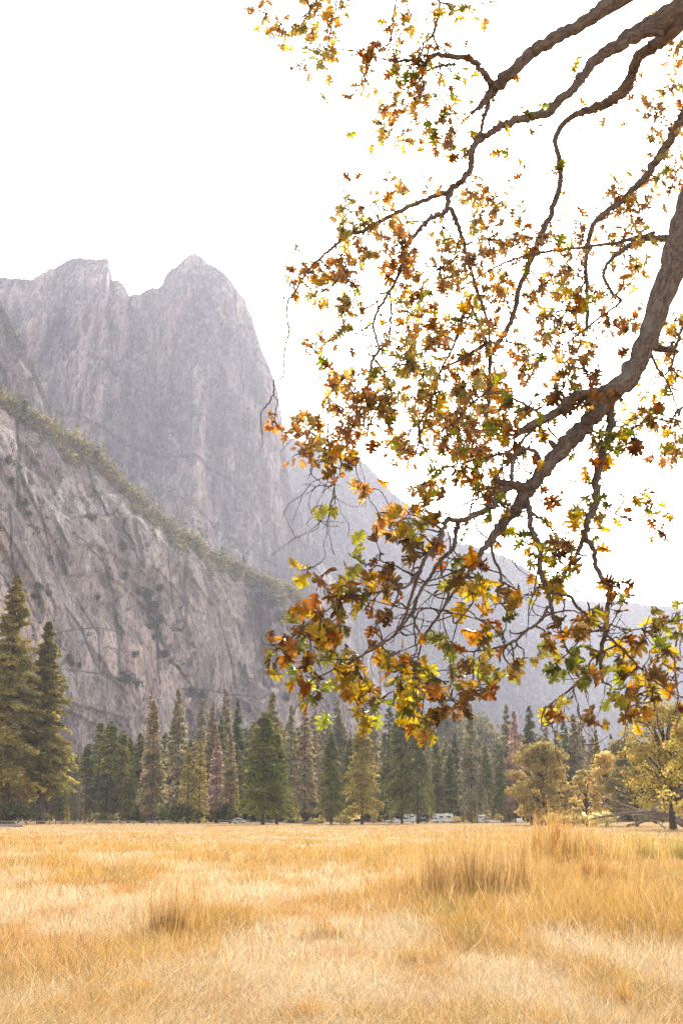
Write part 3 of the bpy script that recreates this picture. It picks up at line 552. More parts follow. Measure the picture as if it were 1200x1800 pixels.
LB = '''465,25,20,14,3,m 490,45,14,22,3,m 478,60,8,10,2,m 545,18,24,14,5,m 562,8,16,8,3,m 575,48,12,18,4,orange 520,60,18,8,2,m 550,66,20,14,4,green 572,88,18,16,4,m 525,117,16,8,2,rust 562,117,14,12,3,green 586,84,8,16,2,m 600,16,16,14,3,green 625,8,10,6,1,m 680,80,22,12,3,m 650,88,10,10,2,rust 640,136,24,14,4,m 620,166,10,8,1,rust 695,178,20,14,4,orange 730,176,20,10,3,m 745,160,20,12,3,m 690,216,20,14,3,green 665,246,14,10,2,m 706,236,16,10,2,orange 732,210,8,6,1,m 790,226,18,20,6,brown 765,216,12,10,2,m 740,86,20,12,3,m 720,18,20,12,3,green 750,30,14,10,2,m 782,18,10,10,1,m 822,6,14,8,2,green 852,6,8,10,1,m 770,150,10,10,1,m
610,350,15,10,2,green 616,372,18,14,4,green 655,356,8,8,1,m 680,346,15,12,2,green 696,330,10,10,2,m 750,330,12,8,2,m 640,396,24,10,4,green 600,402,10,8,2,m 690,400,24,14,5,m 706,430,24,24,8,rust 640,440,28,14,6,m 612,452,18,12,4,orange 576,470,28,12,6,rust 545,480,24,14,5,m 516,500,14,12,4,rust 555,512,14,14,4,m 606,482,14,20,3,m 612,532,12,18,4,green 690,466,20,14,5,orange 726,476,20,20,5,m 602,548,10,10,2,rust 565,600,16,8,3,orange 546,612,8,6,2,rust
770,472,34,32,11,brown 802,430,22,28,5,yellow 742,522,24,22,6,green 716,546,18,12,5,yellow 750,572,28,18,8,orange 782,582,22,18,7,rust 720,592,14,14,4,orange 716,640,34,24,10,green 742,662,30,20,8,m 602,666,22,10,5,rust 580,660,10,10,2,m 620,690,20,8,4,m 655,702,20,18,8,brown 690,690,20,14,5,green 690,722,24,14,6,m 740,700,30,14,8,m 772,690,30,18,8,green 802,722,30,18,8,m 760,746,28,22,7,m 800,760,28,22,8,rust 692,772,14,14,5,orange 712,792,14,14,5,rust 736,746,12,12,3,m 630,742,14,18,5,rust 592,716,14,8,3,m 560,732,18,8,3,orange 530,736,8,6,2,m 478,742,9,6,2,rust 525,762,22,6,3,rust 552,766,14,8,3,rust 530,796,14,8,4,rust 570,790,18,14,6,green 600,816,14,18,8,orange 590,800,14,14,5,yellow 606,762,24,14,5,m 640,860,14,8,4,orange 570,892,15,8,4,orange 540,1002,18,12,5,yellow 560,1026,8,8,1,rust
830,462,28,28,8,brown 860,422,28,18,7,brown 900,432,24,20,6,brown 830,342,24,18,7,m 870,352,24,18,6,brown 845,376,18,14,5,m 780,402,14,12,3,green 960,422,18,14,5,brown 890,482,14,14,4,m 932,522,16,14,5,brown 1000,472,28,24,8,brown 1022,422,24,20,8,brown 1010,546,24,18,7,green 1035,532,16,14,5,green 980,562,24,18,6,brown 1020,602,24,14,6,brown 1070,572,18,14,5,rust 1110,562,12,14,4,m 960,602,18,14,4,m 880,512,18,14,5,rust 890,532,22,12,5,rust 870,572,14,14,3,m 850,602,18,14,4,m 830,622,24,14,6,m 930,622,18,14,5,rust 940,642,12,12,3,m 920,652,12,10,5,brown 860,662,22,14,6,m 820,672,28,18,7,m 880,672,28,10,5,orange 830,702,18,12,5,m 800,692,12,10,3,m 870,702,14,12,4,yellow 900,702,18,10,4,green 850,732,18,18,6,m 880,742,14,14,5,rust 830,762,22,18,7,m 870,772,18,12,5,m 840,802,28,14,6,rust 800,802,18,12,5,m 860,832,18,12,5,m 760,842,14,12,3,yellow 740,852,18,12,4,rust 812,832,14,12,4,m 920,722,18,12,4,m 1000,672,28,14,6,brown 1040,662,24,18,10,brown 1050,692,18,14,8,brown 1022,702,16,12,5,brown 970,682,14,14,4,m 990,642,14,12,3,m 1095,500,14,14,4,m 960,500,14,14,4,brown 1000,510,20,14,5,m 700,610,10,10,2,m 905,600,12,12,3,m 760,600,14,10,3,orange 790,640,16,12,4,m 815,560,12,12,3,m 790,500,14,14,4,m 850,520,14,12,4,m 780,830,14,10,3,rust 905,760,12,12,3,m 950,700,12,12,3,m
1150,202,28,24,9,brown 1180,152,18,24,7,m 1110,156,12,10,2,m 1190,92,14,18,6,m 1170,262,24,18,6,m 1190,302,14,18,6,rust 1150,312,18,14,5,m 1180,332,18,14,6,m 1090,342,28,14,7,brown 1110,372,18,14,6,brown 1130,422,14,14,4,green 1060,382,24,14,6,brown 1090,432,24,18,7,brown 1120,472,16,14,5,yellow 1185,562,14,14,4,orange 1180,602,14,14,4,orange 1150,662,12,10,2,m 1190,662,14,12,3,m 1130,722,24,14,7,green 1120,750,18,8,4,green 1150,712,14,14,5,orange 1180,742,18,12,4,m 1190,792,12,12,3,m 1165,796,18,14,5,m 1090,772,14,12,5,rust 1050,772,20,10,5,green 1010,792,14,10,3,m 1030,900,14,24,5,green 1040,902,12,14,4,yellow 1060,928,6,6,1,green 990,922,14,8,3,yellow 1000,936,10,6,2,orange 1110,882,14,12,5,rust 1135,892,10,8,3,rust 1176,900,10,8,2,yellow 1165,922,12,8,3,green 1140,932,8,10,2,rust
770,896,20,10,5,orange 742,902,14,12,5,orange 712,910,12,10,3,m 690,922,18,12,5,orange 666,906,14,8,3,m 700,942,14,14,6,brown 722,956,14,10,4,brown 770,940,14,12,4,rust 742,930,14,10,4,yellow 825,906,12,10,3,m 660,976,12,12,3,brown
645,992,24,14,5,green 676,1002,24,14,6,brown 626,1012,14,12,5,green 602,1032,18,12,5,green 650,1042,28,18,6,orange 592,1052,24,18,6,brown 622,1072,24,14,5,orange 562,1082,18,18,6,rust 530,1102,24,14,6,orange 486,1142,18,14,6,orange 506,1122,14,14,4,rust 546,1132,18,14,5,brown 530,1172,18,18,5,orange 556,1192,22,18,6,brown 540,1216,22,18,6,green 562,1232,14,14,5,green 580,1142,12,12,3,yellow 602,1102,18,18,5,green 660,1092,14,14,5,rust 650,1132,12,10,2,orange 690,1062,14,14,3,brown 620,1162,14,12,4,green 626,1182,18,12,4,yellow 650,1216,22,14,5,brown 672,1226,22,18,6,green 632,1232,22,18,6,orange 640,1252,18,10,4,yellow 702,1212,18,18,6,green 722,1162,24,24,8,orange 690,1152,18,18,6,orange 702,1182,16,14,5,green 730,1192,14,18,4,yellow 756,1192,18,14,5,orange 762,1212,14,12,3,orange 802,1142,24,14,7,green 782,1132,14,10,3,m 726,1232,12,14,3,orange 796,1232,18,18,9,brown 786,1250,14,10,4,rust 750,1272,16,12,7,orange 736,1286,10,10,4,yellow 724,1260,12,10,3,yellow 680,1030,20,12,4,m 575,1110,16,14,4,orange 610,1135,14,12,3,m
820,1012,24,18,9,orange 800,1022,14,12,5,orange 830,1042,18,14,5,yellow 790,1002,14,12,4,green 846,992,14,12,4,rust 870,1062,14,14,4,brown 882,1112,18,22,6,green 850,1092,14,14,3,rust 910,1062,12,6,2,green 925,1046,14,12,4,rust 910,1032,12,10,2,orange 845,1152,16,12,5,yellow 852,1182,18,14,6,green 830,1202,18,12,6,brown 846,1216,14,12,4,brown 905,1176,14,12,5,green 920,1162,12,10,2,orange 925,952,16,14,4,green 936,972,14,18,6,orange 946,982,14,12,4,green 985,972,18,18,9,brown 980,1006,14,12,4,orange 950,1032,8,14,3,yellow 985,1022,12,12,3,yellow 990,1112,14,10,5,brown 1015,1116,6,8,2,orange 960,1132,14,12,4,green 986,1152,14,12,3,green 996,1162,12,14,5,green 1020,1182,14,14,6,orange 1030,1192,14,12,4,green 1046,1076,12,8,4,yellow 1040,1092,10,10,3,brown 1086,1032,14,14,8,rust 1074,1030,12,12,3,orange 1074,1066,6,8,2,brown 1070,1152,14,12,4,green 1086,1152,14,12,4,green 1100,1112,12,10,4,yellow 1130,1112,22,14,7,green 1152,1132,22,18,8,brown 1180,1092,16,14,6,green 1190,1112,14,18,7,green 1170,1152,16,14,6,orange 1180,1192,14,14,5,orange 1110,1182,18,14,6,brown 1130,1192,18,14,6,yellow 1150,1212,14,12,5,brown 1100,1212,10,12,4,orange 1100,1245,10,10,4,orange 1116,1258,8,10,3,yellow 1080,1216,12,10,3,green 1160,1232,12,12,3,m 1186,1262,12,10,2,rust 970,1272,14,12,6,yellow 956,1246,5,4,1,rust 1055,1276,10,8,4,brown 1230,1130,24,24,8,green 1215,1180,20,20,6,m 1225,600,24,24,6,m 1225,750,24,24,6,m 1225,250,24,24,8,m'''
def build_oak():
    mbs = [MB() for _ in BOUGHS]
    for bi, paths in enumerate(BOUGHS):
        for k, p in enumerate(paths): bough(mbs[bi], p, bi, 12 if k == 0 else 8)
    bidx = np.array([s[0] for s in SEG]); bp = np.array([s[1] for s in SEG]); bx = np.array([s[2] for s in SEG]); by = np.array([s[3] for s in SEG]); brad = np.array([s[4] for s in SEG])
    tw = [MB() for _ in BOUGHS]; LP = [[] for _ in BOUGHS]; LD = [[] for _ in BOUGHS]; LL = [[] for _ in BOUGHS]; LC = [[] for _ in BOUGHS]
    blobs = [b.split(',') for b in LB.split()]
    for b in blobs:
        px, py, rx, ry, n = map(float, b[:5]); pal = PAL[b[5]]; cost = np.hypot(bx - px, by - py) + np.where(brad > .06, 60, 0)
        cost = cost + np.where(by > py + 40, 25, 0); i = int(np.argmin(cost)); bi = bidx[i]; S = bp[i]; Y = S[1] + OAKP[1] + lr.normal() * .16
        C = at(px, py, Y) - OAKP; d = np.linalg.norm(C - S); r0 = min(.0052, brad[i] * .7)
        mid = (S + C) / 2 + lr.normal(size=3) * d * .10 + np.array([0, 0, .05 * d]); path = smooth_path([S, (S + mid) / 2 + lr.normal(size=3) * d * .04, mid, (mid + C) / 2 + lr.normal(size=3) * d * .05, C], 3)
        tw[bi].tube(path, np.linspace(r0 * 1.2, .0032, len(path)), 5, caps=False, bark=True)
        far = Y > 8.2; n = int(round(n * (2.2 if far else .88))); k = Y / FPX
        for q in range(n):
            o = np.array([lr.normal() * rx * .62 * k, lr.normal() * .10, lr.normal() * ry * .62 * k]); P = C + o
            tw[bi].tube(smooth_path([C - (C - mid) * .25 * lr.random(), C + o * .5 + lr.normal(size=3) * .012, P], 2), np.array([.003, .0028, .0025, .0021, .0018]) * (1.35 if far else 1), 4, caps=False, bark=True)
            dirn = unit(o / (np.linalg.norm(o) + .02) * .8 + lr.normal(size=3) * .6 + np.array([-.15, 0, -.45])); L = (.070 if far else .090) * (.55 + .75 * lr.random())
            LP[bi].append(P); LD[bi].append(dirn); LL[bi].append(L); c = np.array(pal[int(lr.integers(len(pal)))] if lr.random() > .18 else PAL['m'][int(lr.integers(7))]); c = c * .86 + c.mean() * .14; c = c * (1.6 if far else (.62 if lr.random() < .5 else 1.0)); c = c + (np.array([.60, .43, .27]) - c) * (.46 if far else .06); LC[bi].append(c * (.85 + .4 * lr.random()))  # light painted in: leaves of the far boughs paled towards tan for sun glare
            for _ in range(int(far) + int(lr.random() < .5)):   # smaller leaves of the same whorl
                LP[bi].append(P + lr.normal(size=3) * .02); LD[bi].append(unit(dirn + lr.normal(size=3) * .8)); LL[bi].append(L * (.5 + .4 * lr.random())); LC[bi].append(c * (.75 + .5 * lr.random()))
    # bare twigs that tangle between the boughs
    ok = np.where((brad < .045) & (bx > 560) & (bx < 1230))[0]
    for _ in range(950):
        i = int(lr.choice(ok))
        if by[i] > 900 and lr.random() < .65: continue
        bi = bidx[i]; S = bp[i]; a = unit(np.array([lr.normal() - .5, lr.normal() * .5, lr.normal() * .8 - .4])); L = .12 + .38 * lr.random()
        P = [S]; d = a
        for q in range(5): d = unit(d + lr.normal(size=3) * .42 + np.array([0, 0, -.06])); P.append(P[-1] + d * L / 5)
        tw[bi].tube(smooth_path(P, 2), np.linspace(min(.0052, brad[i] * .7), .0019, 11), 4, caps=False, bark=True)
        if lr.random() < .55:
            d2 = unit(d + lr.normal(size=3) * .9); tw[bi].tube([P[3], P[3] + d2 * L * .2, P[3] + d2 * L * .35 + lr.normal(size=3) * .02], [.0026, .002, .0015], 4, caps=False, bark=True)
        if by[i] < 900 and bx[i] > 640 and lr.random() < .5:
            for q in range(int(lr.integers(1, 4))):
                LP[bi].append(P[-1] + lr.normal(size=3) * .02); LD[bi].append(unit(d + lr.normal(size=3) * .7)); LL[bi].append(.085 * (.6 + .6 * lr.random())); LC[bi].append(np.array(PAL['m'][int(lr.integers(7))]) * (.8 + .4 * lr.random()))
    mb = MB(); A3 = lambda *q: np.array(q, float); E = lambda *q: at(*q) - OAKP
    mb.tube(smooth_path([A3(.05, .05, -.3), A3(0, 0, .5), A3(.02, 0, 2.4), A3(-.12, 0, 4.6), A3(-.38, .05, 6.6), A3(-.62, .15, 8.6), A3(-.55, .3, 10.6), A3(-.8, .5, 12.2)], 6), np.interp(np.linspace(0, 1, 43), [0, .05, .14, .5, .7, .86, 1], [.74, .58, .47, .40, .27, .14, .04]), 18, .10, seed=3, bark=True)
    mb.tube(smooth_path([A3(-.08, 0, 4.5), A3(-.42, -.06, 5.7), A3(-.98, -.16, 6.75), A3(-1.6, -.26, 7.22), E(1420, 120, 9.3)], 6), np.linspace(.30, .165, 25), 14, .10, seed=4, bark=True)
    mb.tube(smooth_path([A3(-.40, .05, 6.9), A3(-.72, .2, 7.8), A3(-1.15, .4, 8.4), E(1400, -80, 10.2)], 6), np.linspace(.22, .15, 19), 12, .10, seed=5, bark=True)
    mb.tube(smooth_path([A3(-.55, .12, 8.0), A3(-.8, .15, 8.7), A3(-1.25, .2, 9.1), E(1380, -160, 9.9)], 6), np.linspace(.17, .125, 19), 12, .10, seed=6, bark=True)
    mb.tube(smooth_path([A3(-.36, .05, 6.5), A3(-.75, .3, 7.3), A3(-1.3, .6, 7.9), E(1330, 60, 10.4)], 6), np.linspace(.15, .09, 19), 10, .10, seed=7, bark=True)
    def run(pts, r0, r1, sd):
        P = smooth_path([E(*q) for q in pts], 6); P[1:-1] += lr.normal(size=(len(P) - 2, 3)) * .015; mb.tube(P, np.linspace(r0, r1, len(P)), 7, .1, seed=sd, bark=True)
    run([(1225, -80, 9.9), (1080, -180, 9.6), (900, -150, 9.2), (740, -40, 9.0)], .05, .013, 8); run([(900, -150, 9.2), (790, -120, 9.0), (700, -30, 8.9)], .028, .010, 9)
    run([(1370, -165, 9.9), (1150, -300, 9.5), (850, -260, 9.0), (600, -40, 8.7)], .055, .011, 10); run([(850, -260, 9.0), (680, -200, 8.8), (560, -40, 8.7)], .03, .010, 11)
    run([(1300, 245, 8.95), (1330, 340, 8.95), (1300, 450, 8.85), (1268, 541, 8.8)], .034, .019, 12); run([(1262, 545, 8.75), (1290, 600, 8.6), (1248, 691, 8.4)], .018, .011, 13); run([(1272, 640, 8.5), (1300, 760, 8.2), (1248, 881, 8.0)], .014, .006, 14); run([(1285, 800, 8.1), (1310, 960, 7.8), (1228, 1081, 7.6)], .012, .008, 15)
    mb.build('trunk', B_NEAR, OAK, True)
    for bi in range(len(BOUGHS)):
        o = mbs[bi].build('limb', B_NEAR, OAK, True); tw[bi].build('twigs', B_NEAR, o, True)
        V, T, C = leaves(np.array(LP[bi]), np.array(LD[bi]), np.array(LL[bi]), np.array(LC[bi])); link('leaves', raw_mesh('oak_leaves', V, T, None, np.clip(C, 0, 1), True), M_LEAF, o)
build_oak()

# ------------------------------------------------------------------ foliage helpers
NEEDLE = {
 'olive': leafy('needles_olive', (.33, .285, .085), .45, .14), 'dark': leafy('needles_dark_green', (.155, .165, .055), .42, .18),
 'grey': leafy('needles_grey_green', (.33, .295, .16), .42, .14), 'brown': leafy('needles_brown', (.33, .275, .14), .42, .12),
 'red': leafy('needles_dead_pink', (.45, .325, .245), .45, .08), 'green': leafy('needles_green', (.175, .185, .045), .45, .14)}
B_CON = bark('conifer_bark', (.075, .050, .035), (.20, .14, .10), .5)
B_DEAD = bark('dead_bark', (.22, .18, .15), (.42, .36, .31), .3)
B_OAK = bark('oak_bark', (.050, .036, .028), (.17, .125, .095), .045)

def conifer_mesh(name, seed, H=40., wr=.13, cb=.12, nb=190, nc=26, droop=.30, cs=1.0, shape=.85, ragged=.35, up=.15, bare=0.0, trunk_r=.45, limbs=40, gap=0.0):
    """trunk with its limbs, and a crown of needle sprays on drooping branches; returns two meshes"""
    r = np.random.default_rng(seed); W = H * wr
    t = cb + (1 - cb) * np.sort(r.random(nb)) ** .92
    az = r.random(nb) * 2 * math.pi + np.arange(nb) * 2.4
    q = (t - cb) / (1 - cb); prof = (1 - q) ** shape * np.clip(q * 7 + .45, 0, 1)
    L = W * (prof * (1 - ragged * r.random(nb)) + .02)
    if gap: keep = vn(az * 1.1 + seed, t * 9, seed) > gap; L = np.where(keep, L, L * .35)
    upv = (up + .5 * q ** 2) + r.normal(size=nb) * .08
    lean = np.array([r.normal() * .006, r.normal() * .006]) * H
    base = np.stack([lean[0] * t ** 2, lean[1] * t ** 2, t * H], 1)
    out = np.stack([np.cos(az), np.sin(az), 0 * az], 1)
    s = np.clip(r.random((nb, nc)) ** .62, .12, 1)
    pts = base[:, None] + out[:, None] * (L[:, None] * s)[..., None]
    pts[..., 2] += L[:, None] * (upv[:, None] * s - (droop + .25 * (1 - q[:, None])) * s ** 2)
    side = np.stack([-out[:, 1], out[:, 0], 0 * az], 1); sw = (r.random((nb, nc)) - .5) * 2 * (1.1 - s * .75) * .42 * L[:, None]
    pts = pts + side[:, None] * sw[..., None]; pts[..., 2] -= np.abs(sw) * .25 + r.random((nb, nc)) * .25
    D = unit(out[:, None] * (.8 + 0 * s)[..., None] + side[:, None] * (np.sign(sw) * .6 * r.random((nb, nc)))[..., None] + r.normal(size=(nb, nc, 3)) * .45 + np.array([0, 0, -.35]))
    ln = cs * (.55 + .6 * r.random((nb, nc))) * (.55 + .45 * np.clip(L / W * 2, 0, 1))[:, None]
    V, T, Q = cards(pts.reshape(-1, 3), D.reshape(-1, 3), ln.ravel(), ln.ravel() * .26, r, 'quad')
    k = (.62 + .95 * r.random((nb, 1)) ** 1.3) * (.75 + .5 * r.random((nb, nc)))
    c = np.stack([k * (1 + .22 * (r.random((nb, 1)) - .3)), k, k * (.9 + .2 * r.random((nb, nc)))], -1)
    c = np.repeat(c.reshape(-1, 3), 4, 0)
    crown = raw_mesh(name + '_crown', V, T, Q, c)
    mb = MB(); z = np.linspace(0, 1, 14); tr = trunk_r * (H / 40) * ((1 - z) ** .8 + .03) * (1 + .35 * np.exp(-z * 40))
    mb.tube(np.stack([lean[0] * z ** 2, lean[1] * z ** 2, z * H - .15], 1), tr, 8, .12, seed=seed)
    for i in np.linspace(0, nb - 1, limbs).astype(int):
        ss = np.array([0, .35, .7, .95]); p = base[i] + out[i] * (L[i] * ss)[:, None]; p[:, 2] += L[i] * (upv[i] * ss - (droop + .25 * (1 - q[i])) * ss ** 2)
        mb.tube(p, .09 * H / 40 * np.array([1, .75, .5, .2]), 4, caps=False)
    if bare:
        for i in range(int(bare)):
            h = H * (.06 + cb * .9 * r.random()); a = r.random() * 6.28; l_ = W * (.3 + .5 * r.random()); ss = np.array([0, .4, .75, 1.0])
            p = np.stack([np.cos(a) * l_ * ss, np.sin(a) * l_ * ss, h - l_ * .55 * ss ** 1.6], 1); mb.tube(p, np.array([.07, .05, .035, .015]), 4, caps=False)
    return mb.mesh(name + '_trunk', True), crown
def snag_mesh(name, seed, H=25.):
    r = np.random.default_rng(seed); mb = MB(); z = np.linspace(0, 1, 10)
    mb.tube(np.stack([.02 * H * z ** 2, 0 * z, z * H - .1], 1), .32 * ((1 - z) ** .8 + .04), 7, .15)
    for i in range(110):
        t = .12 + .86 * r.random(); a = r.random() * 6.28; L = H * .17 * (1 - t) ** .6 * (.5 + .6 * r.random()); ss = np.array([0, .3, .6, .85, 1.0])
        p = np.stack([np.cos(a) * L * ss, np.sin(a) * L * ss, t * H + L * (.15 * ss - .85 * ss ** 1.7)], 1) + r.normal(size=(5, 3)) * .05
        mb.tube(p, np.array([.075, .06, .05, .03, .012]), 4, caps=False)
    return mb.mesh(name + '_trunk', True), None

VAR = {}
def variant(kind):
    if kind not in VAR:
        L = []
        for sd in range(3):
            S = 100 + 10 * len(VAR) + sd
            if kind == 'fir': L.append(conifer_mesh('fir', S, wr=.155, cb=.10, nb=270, nc=26, droop=.35, shape=.78, ragged=.42, bare=14, cs=1.15))
            elif kind == 'slim': L.append(conifer_mesh('slim_fir', S, wr=.105, cb=.08, nb=220, nc=22, droop=.45, shape=.7, cs=.85, bare=16))
            elif kind == 'tall': L.append(conifer_mesh('tall_pine', S, wr=.12, cb=.50, nb=140, nc=26, droop=.25, shape=.55, ragged=.5, bare=10, trunk_r=.36))
            elif kind == 'broad': L.append(conifer_mesh('cedar', S, wr=.29, cb=.13, nb=360, nc=40, droop=.30, shape=.62, ragged=.42, cs=1.1, trunk_r=.62, gap=.22))
            elif kind == 'young': L.append(conifer_mesh('young_fir', S, wr=.21, cb=.02, nb=170, nc=22, droop=.2, shape=.9, cs=1.7, trunk_r=.3))
            elif kind == 'dense': L.append(conifer_mesh('dense_fir', S, wr=.175, cb=.03, nb=300, nc=28, droop=.2, shape=.75, ragged=.22, cs=.95))
            elif kind == 'snag': L.append(snag_mesh('snag', S, 40.))
            if kind == 'fir' : pass
        VAR[kind] = L
    return VAR[kind]
NCOPY = [0]; GREEN_COPY = {}
def tinted(me, mat):
    key = (me.name, mat.name)
    if key not in GREEN_COPY:
        m = me.copy(); m.materials.clear(); m.materials.append(mat); GREEN_COPY[key] = m
    return GREEN_COPY[key]
def tree(kind, colour, px, top, D, label, name='conifer_tree', width=1.0, group=None, vi=None):
    b = at(px, 1440, D); p = at(px, top, D); x = b[0]; H = p[2]; NCOPY[0] += 1
    tr, cr = variant(kind)[(NCOPY[0] if vi is None else vi) % 3]
    k = H / 40.0
    e = thing(name, label, 'tree', (x, D, float(ground_h(np.array(x), np.array(D)))), random.random() * 6.28, group)
    e.scale = (k * width, k * width, k)
    link('trunk', tinted(tr, B_DEAD if kind == 'snag' else B_CON), None, e)
    if cr is not None: link('crown', tinted(cr, NEEDLE[colour]), None, e)
    return e

# the two big pines at the left edge, each grown on its own
def big_pine(px, top, D, seed, label, wr, cb):
    b = at(px, 1440, D); H = at(px, top, D)[2]
    tr, cr = conifer_mesh('big_pine', seed, H, wr, cb, 460, 130, .24, .95, .74, .50, .16, 10, .62, 120, .36)
    e = thing('pine_tree', label, 'tree', (b[0], D, 0), 0); link('trunk', tr, B_CON, e); link('crown', cr, NEEDLE['olive'], e)
big_pine(8, 1012, 330, 51, 'tallest big ponderosa pine, cut by the left edge of the picture', .20, .13)
big_pine(72, 1092, 338, 52, 'big olive green pine with a bare reddish trunk near the left edge', .205, .16)
big_pine(-75, 1060, 345, 53, 'big pine half hidden at the extreme left edge of the picture', .20, .10)

